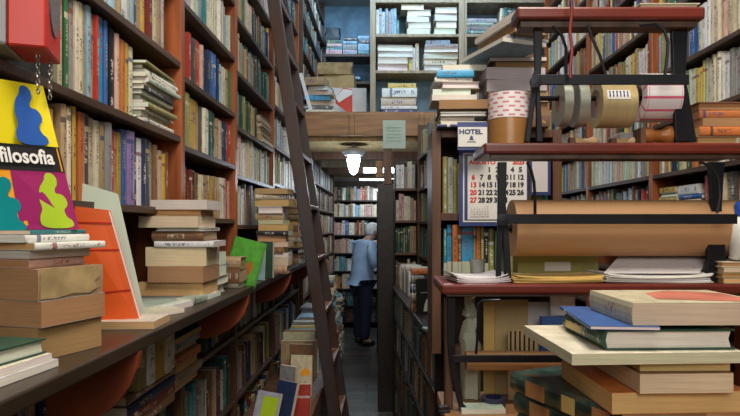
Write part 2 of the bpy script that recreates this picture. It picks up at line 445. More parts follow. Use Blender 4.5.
STY = {
 'mix': 'cream cream cream ivory ivory ivory white white tan tan tan brown brown red dark_red orange yellow olive green blue navy grey grey dark_grey black light_blue dark_green pink'.split(),
 'pale': 'cream ivory ivory white white tan light_blue grey cream pale_green pink yellow'.split(),
 'dark': 'brown dark_red navy dark_green black dark_grey tan brown cream grey olive teal'.split(),
 'cool': 'light_blue white grey ivory pale_green teal white cream lilac'.split(),
 'green': 'dark_green green olive dark_green teal dark_grey grey tan'.split(),
}
ROWS = {}
def row(o, d, a0, a1, z, clear, rname, sty='mix', lst=None, lean=.06, deep=.02, tmin=.009, tmax=.030, lo=.70, hi=.93, W=None, gap=0):
    """stand books on a shelf. o: point of the case face (z ignored), d: into the shelf; along = d x up. lst: [(start,end,colour,h)] along values"""
    d = Vector(d).normalized(); a = d.cross(UP); out = []
    if lst is None:
        lst = []; p = a0+.004; st = STY[sty]; run = 0; c = None
        while p < a1-.012:
            t = min(rnd.uniform(tmin, tmax)*(1.5 if rnd.random() < .1 else 1), a1-.002-p)
            if t < .008: break
            if run <= 0: c = rnd.choice(st).replace('_', ' '); run = rnd.choice([1, 1, 1, 1, 2, 3]); h = rnd.uniform(lo, hi)*clear
            run -= 1
            lst.append((p, p+t, c, min(clear*.96, h+rnd.uniform(-.004, .004)))); p += t+.0008
            if gap and rnd.random() < gap: p += rnd.uniform(.02, .05)
    for i, (s0, s1, c, h) in enumerate(lst):
        t = s1-s0-.0006
        w = W or min(.19, h*rnd.uniform(.62, .74))
        oo = Vector(o)+d*(deep+rnd.uniform(0, .018))+a*s0; oo.z = z+.0005
        M = frame(oo, d, a)
        out.append(spec(M, w, h, t, c, pg=rnd.choice('ppwto'), row=(rname, i)))
    ROWS.setdefault(rname, []).extend(out)
    for i, s in enumerate(ROWS[rname]): s['row'] = (rname, i)
    return out

def lay(cx, cy, th, L, D, z, T, c, spine='far', pg='p', hard=None, label=None, group=None, plain=False, tilt=None, name='book', cat='book', forced=True):
    e1 = Vector((math.cos(th), math.sin(th), 0)); e2 = Vector((-math.sin(th), math.cos(th), 0)); o = Vector((cx, cy, z+.0004))
    if spine == 'near': x, y, oo, W, Hh = e2, -e1, o+e1*L, D, L
    elif spine == 'far': x, y, oo, W, Hh = -e2, e1, o+e2*D, D, L
    elif spine == 'start': x, y, oo, W, Hh = e1, e2, o, L, D
    else: x, y, oo, W, Hh = -e1, -e2, o+e1*L+e2*D, L, D
    M = Matrix.Identity(4)
    for i in range(3): M[i][0] = x[i]; M[i][1] = y[i]; M[i][2] = UP[i]; M[i][3] = oo[i]
    if tilt is not None: M = tilt @ M
    return spec(M, W, Hh, T-.0006, c, pg, hard, label, group, None, forced, plain, name, cat)

def pile(Y, z, ents, where, group, D=.15, jy=.012, rot=.05, name='book', cat='book', forced=True, lab='{c} book, {n} from the top of the pile {w}'):
    """ents bottom -> top: (u0,u1,tpx,colour,spine side,page tint[,label])"""
    n = len(ents); ordn = ['topmost', 'second', 'third', 'fourth', 'fifth', 'sixth', 'seventh', 'eighth', 'ninth', 'tenth', 'eleventh', 'twelfth', 'thirteenth', 'fourteenth']
    for i, e in enumerate(ents):
        u0, u1, tp, c, sp, pg = e[:6]
        th = rnd.uniform(-rot, rot); T = tp*Y/F
        k = n-1-i
        l = e[6] if len(e) > 6 else None
        if not l:
            pos = 'topmost in' if k == 0 else ('lowest in' if i == 0 and n > 2 else ordn[k]+' down in')
            l = f"{'thick ' if T > .035 else ('thin ' if T < .013 else '')}{c} book, {pos} {where}"
        lay((u0-U0)*Y/F, Y+rnd.uniform(-jy, jy), th, (u1-u0)*Y/F, D*rnd.uniform(.92, 1.06), z, T, c, sp, pg, label=l, group=group, name=name, cat=cat, forced=forced)
        z += T
    return z
# ------------------------------------------------------------------ the room shell
def struct(name, mb, mat, **k):
    o = mb.build(name, mat, **k); o['kind'] = 'structure'; return o
CEIL = 4.35
struct('floor', MB().box(-1.1, 1.75, -1.6, 9.4, -.06, 0), 'floor_tiles')
struct('ceiling', MB().box(-1.1, 1.75, -1.6, 9.4, CEIL, CEIL+.06), 'plaster')
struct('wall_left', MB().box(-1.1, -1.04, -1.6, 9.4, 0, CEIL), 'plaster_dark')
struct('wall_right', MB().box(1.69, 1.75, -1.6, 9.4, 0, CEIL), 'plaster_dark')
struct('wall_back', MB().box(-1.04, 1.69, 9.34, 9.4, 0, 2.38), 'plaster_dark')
struct('wall_front', MB().box(-1.04, 1.69, -1.6, -1.54, 0, CEIL), 'plaster')
struct('wall_upper', MB().box(-1.04, 1.69, 7.3, 7.36, 2.6, CEIL), 'back_blue')

# ------------------------------------------------------------------ bookcases
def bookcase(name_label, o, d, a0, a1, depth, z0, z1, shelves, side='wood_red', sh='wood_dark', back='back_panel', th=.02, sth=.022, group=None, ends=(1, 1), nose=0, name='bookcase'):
    d = Vector(d).normalized(); a = d.cross(UP); o = Vector((o[0], o[1], 0))
    r = thing(name, o+a*a0+UP*z0, name_label, 'bookcase', group)
    if ends[0]: MB().obox(o+a*a0+UP*z0, d*depth, a*th, UP*(z1-z0)).build('side_panel', side, r, bevel=.002)
    if ends[1]: MB().obox(o+a*(a1-th)+UP*z0, d*depth, a*th, UP*(z1-z0)).build('side_panel', side, r, bevel=.002)
    MB().obox(o+a*(a0+th)+d*(depth-.008)+UP*z0, d*.008, a*(a1-a0-2*th), UP*(z1-z0)).build('back_panel', back, r)
    for z in shelves:
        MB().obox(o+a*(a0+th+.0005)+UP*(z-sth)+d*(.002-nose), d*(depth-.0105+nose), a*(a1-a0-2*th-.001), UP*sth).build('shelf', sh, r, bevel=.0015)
    return r
XL = -.75
def fillcase(o, d, a0, a1, shelves, top, rname, sty, th=.02, sth=.022, skip=(), **k):
    sh = list(shelves)+[top+sth]
    for i in range(len(shelves)):
        if i in skip: continue
        cl = sh[i+1]-sth-sh[i]
        st = sty[i % len(sty)] if isinstance(sty, (list, tuple)) else sty
        row((o[0], o[1], 0), d, a0+th+.002, a1-th-.004, sh[i], min(cl, .27) if cl < .33 else min(cl, .28), rname % (i+1) if '%' in rname else rname, st, **k)

def uY(u): return .75*F/(U0-u)
def ulist(s, z, htop=None):
    """'60 cream .24 66 red .23 ...' : picture column, colour, height"""
    t = s.split(); out = []
    for i in range(0, len(t)-3, 3):
        y0, y1 = uY(float(t[i])), uY(float(t[i+3]))
        k = max(1, int(round((y1-y0)/.032))) if not t[i+1].endswith('!') else 1
        for q in range(k):
            out.append((y0+(y1-y0)*q/k, y0+(y1-y0)*(q+1)/k, t[i+1].rstrip('!').replace('_', ' '), float(t[i+2])+rnd.uniform(-.003, .003)*(k > 1)))
    return out
DL = (-1, 0, 0)
LEDZ = H-.25
# upper cases on the left wall
B = [(.86, 2.155), (2.155, 2.93), (2.93, 3.92), (3.92, 5.05)]
SH = [[.06, .326, .60, .88, 1.16, 1.44, 1.72, 2.0, 2.28], [.03, .30, .56, .84, 1.12, 1.40, 1.68, 1.96, 2.24], [.0, .26, .51, .79, 1.07, 1.35, 1.63, 1.91, 2.19], [.02, .29, .55, .83, 1.11, 1.39, 1.67, 1.95, 2.23]]
lname = ['nearest left bookcase', 'second left bookcase', 'third left bookcase', 'fourth left bookcase']
for k, ((y0, y1), sh) in enumerate(zip(B, SH)):
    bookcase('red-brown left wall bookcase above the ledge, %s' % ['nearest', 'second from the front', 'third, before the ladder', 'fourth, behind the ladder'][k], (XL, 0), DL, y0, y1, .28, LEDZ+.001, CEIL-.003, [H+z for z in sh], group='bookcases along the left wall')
o0 = (XL, 0, 0)
# nearest bay, written out from the photograph
row(o0, DL, 0, 0, H+.326, .27, 'third shelf up of the nearest left bookcase', lst=ulist('61 dark_grey .235 64 black .235 66.5 cream .235 71 orange .235 74 green .24 78 cream .24 81 grey .235 85 ivory .235 89 cream .24 93 tan .235 96 light_blue .245 100 tan .235 104.5 red .235 107 white .235 109.5 bright_blue! .243 115 blue .243 118 navy .24 121 black! .236 126 pink .23 129 mustard .225 132 orange .225 136 mustard .223 139 ivory .222 145 end 0', 0), lean=0)
row(o0, DL, 0, 0, H+.06, .245, 'second shelf up of the nearest left bookcase', lst=ulist('-30 cream .22 -8 tan .2 4 brown .21 14 cream .225 25 ivory .215 33 cream .21 41 tan .225 47 dark_grey! .235 53 yellow .22 57 cream .215 61 tan .21 66 brown .22 71 tan .23 76 ivory .225 80 brown .225 83 mustard .235 87 dark_green .232 90 orange .228 96 dark_grey .23 102 cream .225 107 ivory .222 111 tan .218 115 grey! .226 121 red .212 126 tan .212 129 mustard .212 133 blue! .225 136 purple! .225 143 black .212 146 white! .214 151 navy! .22 155 dark_grey! .22 159 grey .215 162 brown .21 165 tan .2 168 cream .198 171 mustard .19 174 brown .2 177 end 0', 0), lean=0)
row(o0, DL, 0, 0, H+.60, .25, 'fourth shelf up of the nearest left bookcase', lst=ulist('60 cream .24 68 red .24 74 tan .24 84 white .24 92 blue .235 100 cream .23 108 red .23 113 ivory .235 120 light_blue .235 126 tan .23 129 white! .232 137 grey .228 140 light_blue! .23 144 dark_grey .22 147 tan .225 152 mustard .225 156 dark_red! .222 160 cream .22 164 tan .222 168 ivory! .215 170.5 lilac .21 173 end 0', 0), lean=0)
fillcase(o0, DL, .86, 2.155, [H+.88], H+1.16, 'fifth shelf up of the nearest left bookcase', 'mix')
# second bay
row(o0, DL, 0, 0, H+.56, .25, 'fourth shelf up of the second left bookcase', lst=ulist('186 tan .22 191 mustard! .21 194 red .2 200 dark_grey .2 203 red! .205 207 pink .2 209 dark_green .2 213 navy .205 216 blue .21 221 navy .212 226 light_blue .2 228 ivory .198 231 tan .2 233 ivory .2 235.5 green! .21 238 end 0', 0), lean=0)
row(o0, DL, 0, 0, H+.30, .24, 'third shelf up of the second left bookcase', lst=ulist('187 yellow .215 191 olive .215 195 mustard! .21 207 dark_grey .2 209 ivory .2 212 white .205 215 dark_green .205 220 olive .2 222 tan .195 226 cream .195 228.5 navy .2 231.5 brown .2 233.5 red! .215 237 ivory! .215 241 tan .2 243 end 0', 0), lean=0)
row(o0, DL, 0, 0, H+.03, .25, 'second shelf up of the second left bookcase', lst=ulist('187 tan .2 190 brown .2 195 dark_red .19 199 black .19 202 brown .185 205 cream .185 211 tan .185 215 mustard .19 220 tan .19 225 ivory .19 229 pink! .195 231.5 red .19 235 pink .19 237 lilac! .2 243 end 0', 0), lean=0)
fillcase(o0, DL, 2.155, 2.93, [H+.84, H+1.12, H+1.40], H+1.68, 'shelf %d above the top red row of the second left bookcase', ['cool', 'mix', 'mix'])
def ordi(i): return ['lowest', 'second', 'third', 'fourth', 'fifth', 'sixth', 'seventh', 'eighth', 'ninth', 'tenth'][i]
for i, z in enumerate(SH[2][:8]):
    if i in (2, ): 
        row(o0, DL, 2.95, 3.5, H+z, .22, '%s shelf of the third left bookcase' % ordi(i), 'green'); continue
    row(o0, DL, 2.952, 3.898, H+z, .25, '%s shelf of the third left bookcase' % ordi(i), ['mix', 'pale', 'mix', 'green', 'mix', 'pale', 'mix', 'dark'][i], gap=.02)
for i, z in enumerate(SH[3][:9]):
    row(o0, DL, 3.942, 5.02, H+z, .25, '%s shelf of the fourth left bookcase' % ordi(i), ['pale', 'pale', 'cool', 'mix', 'dark', 'mix', 'dark', 'dark', 'dark'][i])
# lower cases under the ledge
LZ = [.06, .40, .72, 1.05]
for k, (y0, y1) in enumerate(B):
    bookcase('dark low bookcase packed with books under the ledge, %s' % ['nearest', 'second from the front', 'third, left of the ladder foot', 'fourth, behind the ladder'][k], (XL, 0), DL, y0, y1, .28, 0, LEDZ-.032, LZ, side='wood_mid', group='low bookcases under the ledge')
wh = ['nearest', 'second', 'third', 'fourth']
for k, (y0, y1) in enumerate(B):
    for i, z in enumerate(LZ):
        cl = (LZ+[LEDZ-.032+.022])[i+1]-.022-z
        if k == 0 and i == 3:
            row(o0, DL, 0, 0, z, cl, 'top shelf of the nearest case under the ledge', lst=[(.9, .93, 'dark red', .23), (.931, .97, 'navy', .22), (.972, 1.0, 'brown', .23), (1.001, 1.04, 'dark red', .22), (1.042, 1.075, 'pink', .21), (1.08, 1.11, 'grey', .22), (1.112, 1.14, 'dark red', .2), (1.142, 1.17, 'navy', .21), (1.172, 1.2, 'white', .2), (1.202, 1.23, 'dark red', .23), (1.235, 1.27, 'grey', .22), (1.272, 1.30, 'tan', .22), (1.31, 1.34, 'navy', .22), (1.345, 1.375, 'brown', .2), (1.38, 1.405, 'mustard', .2), (1.41, 1.44, 'orange', .21)])
            row((XL+.075, 0, 0), DL, 0, 0, z, cl, 'books jutting out under the ledge', lst=[], W=.2, lean=0)
            row((-.62, 0, 0), DL, 0, 0, 1.16, cl, 'jutting books behind the first bracket', lst=[(1.53, 1.585, 'olive', .155), (1.587, 1.635, 'white', .158), (1.64, 1.70, 'mustard', .15), (1.71, 1.76, 'cream', .155), (1.762, 1.80, 'ivory', .15)], W=.2, lean=0)
            for q_ in range(4): lay(-.66, 1.48+.003*q_, math.pi/2, .34, .2, 1.05+q_*.027, .027, ['brown', 'dark red', 'navy', 'brown'][q_], 'near', label='dark book lying under the jutting books behind the first bracket')
            continue
        if k == 1 and i == 3:
            continue
        a1 = y1-.022
        row(o0, DL, y0+.022, a1, z, min(cl, .27), '%s shelf of the %s case under the ledge' % (['bottom', 'second', 'third', 'top'][i], wh[k]), ['dark', 'mix', 'dark', 'dark'][(i+k) % 4], hi=.9, gap=.02)
row(o0, DL, 2.5, 2.905, 1.05, .24, 'top shelf of the second case under the ledge', 'dark')
# ledge with its curved brackets
led = MB().obox((-1.03, .3, LEDZ-.03), (.487, 0, 0), (0, 4.9, 0), (0, 0, .03))
LG = thing('ledge', (-.543, .3, LEDZ), 'long worn wooden ledge running along the left bookcases, carrying book piles', 'ledge')
led.build('ledge_board', 'ledge_wood', LG, bevel=.004)
for y in (1.28, 2.32, 3.36, 4.4):
    pts = [(0, 0), (.205, 0)]+[(.205*math.cos(t), -.175*math.sin(t)) for t in [math.radians(q) for q in (12, 25, 38, 50, 62, 74, 84, 90)]]
    MB().prism(pts, (1, 0, 0), (0, 0, 1), (-.749, y, LEDZ-.0305), (0, .02, 0)).build('bracket', 'wood_corbel', LG, bevel=.001)

# deep left cases, below and above the gallery
bookcase('dark far bookcase on the left wall under the gallery', (XL, 0), DL, 5.3, 8.6, .28, 0, 2.34, [.06, .35, .64, .93, 1.22, 1.5, 1.79, 2.07], side='wood_mid')
for i, z in enumerate([.06, .35, .64, .93, 1.22, 1.5, 1.79, 2.07]):
    row(o0, DL, 5.33, 8.57, z, .25, 'shelf %s of the far left bookcase' % ordi(i), ['dark', 'mix'][i % 2], tmin=.02, tmax=.045)
bookcase('dark bookcase on the left wall up on the gallery', (XL, 0), DL, 5.3, 7.2, .28, 2.605, CEIL-.003, [2.63, 2.93, 3.23, 3.53, 3.83, 4.1], side='wood_dark')
for i, z in enumerate([2.63, 2.93, 3.23, 3.53, 3.83]):
    row(o0, DL, 5.33, 7.17, z, .26, '%s shelf of the left gallery bookcase' % ordi(i), 'dark', tmin=.02, tmax=.05)

# ------------------------------------------------------------------ gallery (mezzanine)
GY = 5.12
MB().box(-1.035, 1.68, GY, 7.29, 2.55, 2.60).box(-1.035, 1.68, GY-.0, GY+.03, 2.385, 2.55).build('gallery_floor', 'wood_honey')
g = bpy.data.objects['gallery_floor']; g['kind'] = 'structure'; g.name = 'trim_1'
FA = MB()
for x0, x1 in ((-.74, -.315), (-.27, .30), (.345, 1.0)): FA.box(x0, x1, GY-.022, GY-.001, 2.385, 2.585)
for x in (-.315, .30): FA.box(x, x+.045, GY-.030, GY-.001, 2.385, 2.585)
o = struct('trim_2', FA, 'wood_honey', bevel=.003)
o = struct('trim_3', MB().box(-1.035, 1.68, 7.37, 9.33, 2.385, 2.42).box(-1.035, 1.68, GY+.035, 7.37, 2.345, 2.383), 'paper_old')
for i, y in enumerate((5.9, 6.7, 7.5, 8.3)):
    struct('trim_%d' % (4+i), MB().box(-.74, 1.1, y, y+.09, 2.27, 2.344), 'wood_pale' if i % 2 else 'wood_mid')

# back bookcase under the gallery
BX0, BX1 = -.86, .35
bz = [.1, .35, .613, .887, 1.165, 1.447, 1.729, 1.985]
bookcase('tall back bookcase filled with rows of pale and coloured books, behind the man', (0, 9.0), (0, 1, 0), BX0, BX1, .3, 0, 2.3, bz, side='wood_dark', sh='wood_black')
for i, z in enumerate(bz):
    row((0, 9.0, 0), (0, 1, 0), BX0+.03, BX1-.03, z, .245, '%s shelf of the tall back bookcase' % ordi(i), ['dark', 'dark', 'mix', 'cool', 'pale', 'mix', 'pale', 'mix'][i], tmin=.018, tmax=.04, lo=.72)

# lamp under the gallery
t = thing('pendant_lamp', (-.29, 5.35, 2.08), 'bright bare tube lamp hanging from the gallery underside above the aisle', 'lamp')
MB().cyl((-.29, 5.35, 2.27), (-.29, 5.35, 2.344), .012).build('rod', 'lamp_metal', t)
MB().lathe((-.29, 5.35, 2.30), (0, 0, -1), [(.03, -.02), (.10, .0), (.11, .03), (.085, .06), (.02, .07)], n=20).build('shade', 'lamp_metal', t)
MB().lathe((-.29, 5.35, 2.25), (0, 0, -1), [(.05, 0), (.062, .05), (.05, .11), (.035, .16), (.01, .185)], n=16).build('bulb', 'lamp_tube', t)
t = thing('ceiling_light', (-.1, 6.2, 2.30), 'long white strip light under the gallery, right of the hanging lamp', 'lamp', 'strip lights under the gallery')
MB().box(-.27, .22, 7.0, 7.12, 2.315, 2.344).build('housing', 'lamp_metal', t)
MB().box(-.26, .21, 7.005, 7.115, 2.24, 2.314).build('tube', 'lamp_tube', t)
t = thing('ceiling_light', (-.1, 8.4, 2.30), 'farther strip light under the gallery, just above the back bookcase', 'lamp', 'strip lights under the gallery')
MB().box(-.38, .22, 8.5, 8.6, 2.345, 2.384).build('housing', 'lamp_metal', t)
MB().box(-.37, .21, 8.505, 8.595, 2.26, 2.344).build('tube', 'lamp_tube', t)

# ------------------------------------------------------------------ gallery shelving (front facing)
GS = [H+z for z in (1.02, 1.40, 1.73, 2.04)]
r = bookcase('pale painted shelving up on the gallery with big stacks of books', (0, 5.25), (0, 1, 0), -.135, .72, .32, 2.602, CEIL-.003, GS, side='wood_pale', sh='wood_pale', back='back_blue', th=.05, sth=.025)
r = bookcase('pale painted gallery shelving partly hidden behind the tall book stacks', (0, 5.25), (0, 1, 0), .722, 1.6, .32, 2.602, CEIL-.003, GS, side='wood_pale', sh='wood_pale', back='back_blue', th=.02, sth=.025)
YG = 5.27
pile(YG, GS[0], [(383, 415, 3.5, 'blue', 'near', 'w'), (381, 417, 3, 'white', 'near', 'w'), (381, 416, 9, 'ivory', 'near', 'p'), (382, 417, 9, 'white', 'near', 'w'), (388, 416, 5, 'yellow', 'near', 'p')], 'the pile low on the gallery shelves', 'pile low on the gallery shelves', D=.2)
pile(YG, GS[1], [(377.5, 408, 7, 'white', 'far', 'w'), (377.5, 408, 7, 'ivory', 'far', 'w'), (377.5, 413, 6, 'white', 'far', 'w'), (377.5, 413, 6, 'white', 'far', 'w')], 'the white pile on the middle gallery shelf', 'white pile on the middle gallery shelf', D=.22)
row((0, YG, 0), (0, 1, 0), 0, 0, GS[1], .3, 'middle gallery shelf', lst=[(.215, .245, 'yellow', .16), (.247, .275, 'white', .22), (.278, .31, 'ivory', .26), (.73+.02, .79, 'bright blue', .15), (.792, .83, 'blue', .15), (.832, .86, 'light blue', .14)], lean=0)
pile(YG, GS[1], [(424, 458, 6, 'grey', 'far', 'w'), (424, 457, 6, 'ivory', 'near', 'w'), (424, 458, 6, 'cream', 'far', 'w'), (424, 458, 5, 'pink', 'far', 'w'), (425, 458, 4, 'grey', 'near', 'w'), (426, 450, 4, 'light blue', 'near', 'w')], 'the pile beside the middle gallery post', 'pile beside the middle gallery post', D=.2)
row((0, YG, 0), (0, 1, 0), 0, 0, GS[2], .27, 'upper gallery shelf', lst=[(-.08, -.055, 'white', .24), (-.054, -.03, 'light blue', .25), (-.029, 0, 'white', .22), (.001, .03, 'light blue', .245), (.031, .05, 'pink', .22), (.051, .075, 'light blue', .24), (.076, .105, 'light blue', .25), (.107, .13, 'teal', .14), (1.05, 1.085, 'ivory', .25), (1.087, 1.12, 'teal', .26), (1.122, 1.16, 'dark green', .26), (1.162, 1.2, 'teal', .25)], lean=.12)
pile(YG, GS[2], [(407, 430, 6, 'ivory', 'far', 'w'), (408, 431, 6.5, 'white', 'far', 'w'), (407, 429, 6, 'ivory', 'far', 'w'), (407, 431, 6, 'white', 'far', 'w'), (401, 424, 5, 'cream', 'far', 'w')], 'the left pale pile on the upper gallery shelf', 'left pale pile on the upper gallery shelf', D=.2)
pile(YG, GS[2], [(434, 456, 7, 'cream', 'far', 'w'), (436, 457, 7, 'ivory', 'far', 'w'), (435, 457, 7, 'white', 'far', 'w'), (435, 457, 6, 'ivory', 'far', 'w')], 'the right pale pile on the upper gallery shelf', 'right pale pile on the upper gallery shelf', D=.2)
pile(YG, GS[2], [(465, 494, 4, 'teal', 'near', 'w'), (465, 494, 4, 'grey', 'near', 'w'), (465, 494, 4, 'pale green', 'near', 'w'), (465, 497, 4, 'lilac', 'near', 'w')], 'the flat pile right of the gallery post', 'flat pile right of the gallery post', D=.22)

# recess of the gallery, left: shelf at the back with stacks, parcels in front
rs = thing('wall_shelf', (-.74, 6.95, H+2.06), 'long dark shelf across the back of the gallery recess', 'shelf')
for z in (H+1.72, H+2.05): MB().box(-.74, -.14, 6.95, 7.29, z-.03, z).build('board', 'wood_dark', rs)
for x in (-.74, -.17): MB().box(x, x+.03, 6.96, 7.29, 2.601, H+1.69).build('upright', 'wood_dark', rs)
for x in (-.74, -.17): MB().box(x, x+.03, 6.96, 7.29, H+1.7201, H+2.02).build('upright', 'wood_dark', rs)
YR = 6.98
zR = H+2.05
pile(YR, zR, [(326, 342, 5, 'pink', 'near', 'p'), (326, 342, 3, 'teal', 'near', 'p'), (327, 342, 3, 'pink', 'near', 'p'), (326, 341, 4, 'dark green', 'near', 'p')], 'the left stack at the back of the gallery', 'left stack at the back of the gallery', D=.2)
pile(YR, zR, [(343, 357, 5, 'lilac', 'near', 'p'), (343, 357, 5, 'grey', 'near', 'p'), (343, 357, 4, 'light blue', 'near', 'p'), (344, 357, 4, 'dark grey', 'near', 'p')], 'the middle stack at the back of the gallery', 'middle stack at the back of the gallery', D=.2)
pile(YR, zR, [(358, 369, 4, 'teal', 'near', 'p'), (358, 369, 7, 'light blue', 'near', 'p'), (359, 369, 4, 'dark grey', 'near', 'p'), (358, 369, 4, 'light blue', 'near', 'p')], 'the right stack at the back of the gallery', 'right stack at the back of the gallery', D=.2)
pile(YR, H+1.72, [(330, 356, 3, 'teal', 'near', 'w'), (328, 360, 3, 'light blue', 'near', 'w')], 'the low flat pair at the back of the gallery', 'low flat pair at the back of the gallery', D=.25)

def parcel(name, label, cat, x0, x1, y0, y1, z0, z1, mat, tape=None, rot=0, crumple=.0):
    """box-like packet with soft, slightly bulging faces and folded flaps"""
    c = Vector(((x0+x1)/2, (y0+y1)/2, z0)); t = thing(name, c, label, cat, rz=0)
    bm = bmesh.new(); bmesh.ops.create_cube(bm, size=1); bmesh.ops.subdivide_edges(bm, edges=bm.edges, cuts=3, use_grid_fill=True)
    q = random.Random(sum(map(ord, label)))
    R = Matrix.Rotation(rot, 3, 'Z')
    for v in bm.verts:
        p = v.co.copy(); k = 1+crumple*q.uniform(-1, 1); bul = (1-(2*p.x)**2)*(1-(2*p.y)**2)
        z = (p.z+.5)*(z1-z0)
        if p.z > .49: z += bul*crumple*.2*(z1-z0)
        w = Vector((p.x*(x1-x0)*(k if abs(p.z) < .49 or p.z > 0 else 1), p.y*(y1-y0)*k, z)); v.co = c+R @ w
    mb = MB(); mb.add([v.co for v in bm.verts], [[v.index for v in f.verts] for f in bm.faces], 0, crumple > .03); bm.free()
    b = mb.build('body', mat, t, bevel=.002)
    if tape:
        m2 = MB(); h = z1-z0
        for s in (-1, 1):
            m2.obox(c+R @ Vector((s*.02-.012 if s > 0 else -.012, (y0-y1)/2-.002, h*.02)), R @ Vector((.024, 0, 0)), R @ Vector((0, .0015, 0)), Vector((0, 0, h*.96)))
            break
        m2.build('tape', tape, t)
    return t
gz = 2.601
cardbox = lambda *a, **k: parcel(*a, **k)
parcel('cardboard_box', 'white cardboard box below the tan parcels in the gallery recess', 'box', -.58, -.19, 5.75, 6.05, gz, 2.96, 'paper', rot=.04)
parcel('cardboard_box', 'greenish tan cardboard box under the wrapped parcel in the gallery', 'box', -.60, -.30, 5.76, 6.0, 2.962, 3.09, 'card', rot=-.05)
parcel('wrapped_parcel', 'brown paper parcel topmost of the boxes in the gallery recess', 'parcel', -.67, -.33, 5.74, 5.98, 3.092, 3.21, 'paper_old', crumple=.06, rot=.03)
parcel('shopping_bag', 'dark crumpled bag on the top shelf at the back of the gallery', 'bag', -.72, -.55, 6.99, 7.15, H+2.05+.18, H+2.05+.33, 'bag_black', crumple=.12)
pile(5.45, gz, [(303, 336, 4, 'tan', 'near', 'p'), (306, 338, 5, 'cream', 'near', 'p'), (301, 330, 5, 'dark grey', 'near', 'p'), (306, 334, 5, 'white', 'far', 'p'), (304, 330, 5, 'bright blue', 'near', 'p'), (306, 332, 4, 'cream', 'far', 'p'), (307, 328, 5, 'blue', 'far', 'w'), (305, 325, 8, 'tan', 'near', 't')], 'the untidy pile at the gallery edge', 'untidy pile at the gallery edge', D=.2, rot=.25, jy=.04)
t = thing('picture_book', (-.40, 5.4, gz), 'red booklet with white letters leaning at the gallery edge', 'book')
c0 = px(336, 103, 5.35)
MB().prism([(0, .0), (.155, -.12), (.155, .13), (.07, .14), (-.0, .04)], (1, 0, 0), (0, 0, 1), (-.455, 5.33, 2.72), (0, .012, 0)).build('cover', 'red_paint', t)
MB().prism([(0, .045), (.07, .13), (.15, .12), (.15, .08), (.03, .005)], (1, 0, 0), (0, 0, 1), (-.453, 5.327, 2.72), (0, .0028, 0)).build('printed_band', 'paper', t)
t = MB().obox(px(309, 110.5, 5.2), (.03, .0, .004), (0, .012, 0), (-.095, 0.02, .34)).build('wooden_strip', 'paper'); tag(t, 'white wooden strip leaning against books at the left gallery edge', 'strip')
# bookshelf rows behind piles on the gallery floor already built

# ------------------------------------------------------------------ right-hand row (angled): low cabinet and tall case
md = Vector((1, .069, 0)).normalized()             # into the cases
ma = md.cross(UP)                                   # towards the camera
def rowpt(Y, off=0): return Vector((.40-.069*Y, Y, 0))+md*off
P0 = rowpt(4.85)
Lr = (rowpt(4.85)-rowpt(2.58)).length
lc = bookcase('low black-brown bookcase along the right side of the aisle', (P0.x, P0.y), md, 0, Lr, .20, 0, H-.53-.001, [.06, .33, .60, .85], side='wood_black', sh='wood_black', back='wood_black')
MB().obox(P0-ma*.0+UP*(H-.53)-md*.008, md*.205, ma*(Lr+.008), UP*.022).build('top_board', 'wood_black', lc, bevel=.003)
MB().obox(P0+ma*(Lr/2)-UP*0, md*.19, ma*.02, UP*.05).build('plinth', 'wood_black', lc)
for i, z in enumerate([.06, .33, .60, .85]):
    row((P0.x, P0.y, 0), md, .022, Lr-.022, z, min(.235, (.33, .60, .85, H-.53)[i]-z-.02), '%s shelf of the low bookcase right of the aisle' % ordi(i), 'dark', W=.15, deep=.012, tmin=.018, tmax=.04)
# tall case standing behind it
P1 = rowpt(4.9, .215); L1 = (rowpt(4.9)-rowpt(2.57)).length
tz = [H-.53, H-.25, H+.03, H+.30, H+.57]
tz = [.1, .4, .7]+tz
bookcase('tall dark bookcase rising behind the low one on the right', (P1.x, P1.y), md, 0, L1/2-.001, .25, 0, H+.845, tz, side='wood_mid', sh='wood_dark')
bookcase('tall dark bookcase nearer the counter, behind the low one', (P1.x, P1.y), md, L1/2, L1, .25, 0, H+.845, tz, side='wood_mid', sh='wood_dark')
for i, z in enumerate(tz):
    if i < 3: continue
    for a0, a1, w in ((.022, L1/2-.024, 'far'), (L1/2+.022, L1-.022, 'near')):
        row((P1.x, P1.y, 0), md, a0, a1, z, .25, '%s shelf of the %s tall case right of the aisle' % (ordi(i-3), w), ['mix', 'green', 'green', 'dark', 'mix'][i-3], W=.16)
# end post of the aisle, with a notice on it
t = thing('aisle_post', (0.0, 5.0, 0), 'tall dark wooden post at the end of the right-hand row, by the man', 'post')
MB().box(-.062, .075, 4.97, 5.02, 0, H+.35).build('lower_board', 'wood_black', t, bevel=.004)
MB().box(-.012, .058, 4.965, 5.02, H+.3501, H+.69).build('upper_board', 'wood_mid', t, bevel=.003)
t = thing('paper_notice', (.06, 4.955, H+.66), 'pale green handwritten notice pinned at the top of the aisle post', 'notice')
MB().box(-.018, .175, 4.957, 4.960, H+.655, H+.895).build('sheet', 'paper_green', t)
q = random.Random(4)
for r_ in range(5):
    x = 0.01; m = MB(); pts = []
    while x < .14:
        pts.append((x, 4.956, H+.833-r_*.028+q.uniform(-.003, .003))); x += .006
    m.tube(pts, .0016, n=4).build('writing_line', 'text_green', t)
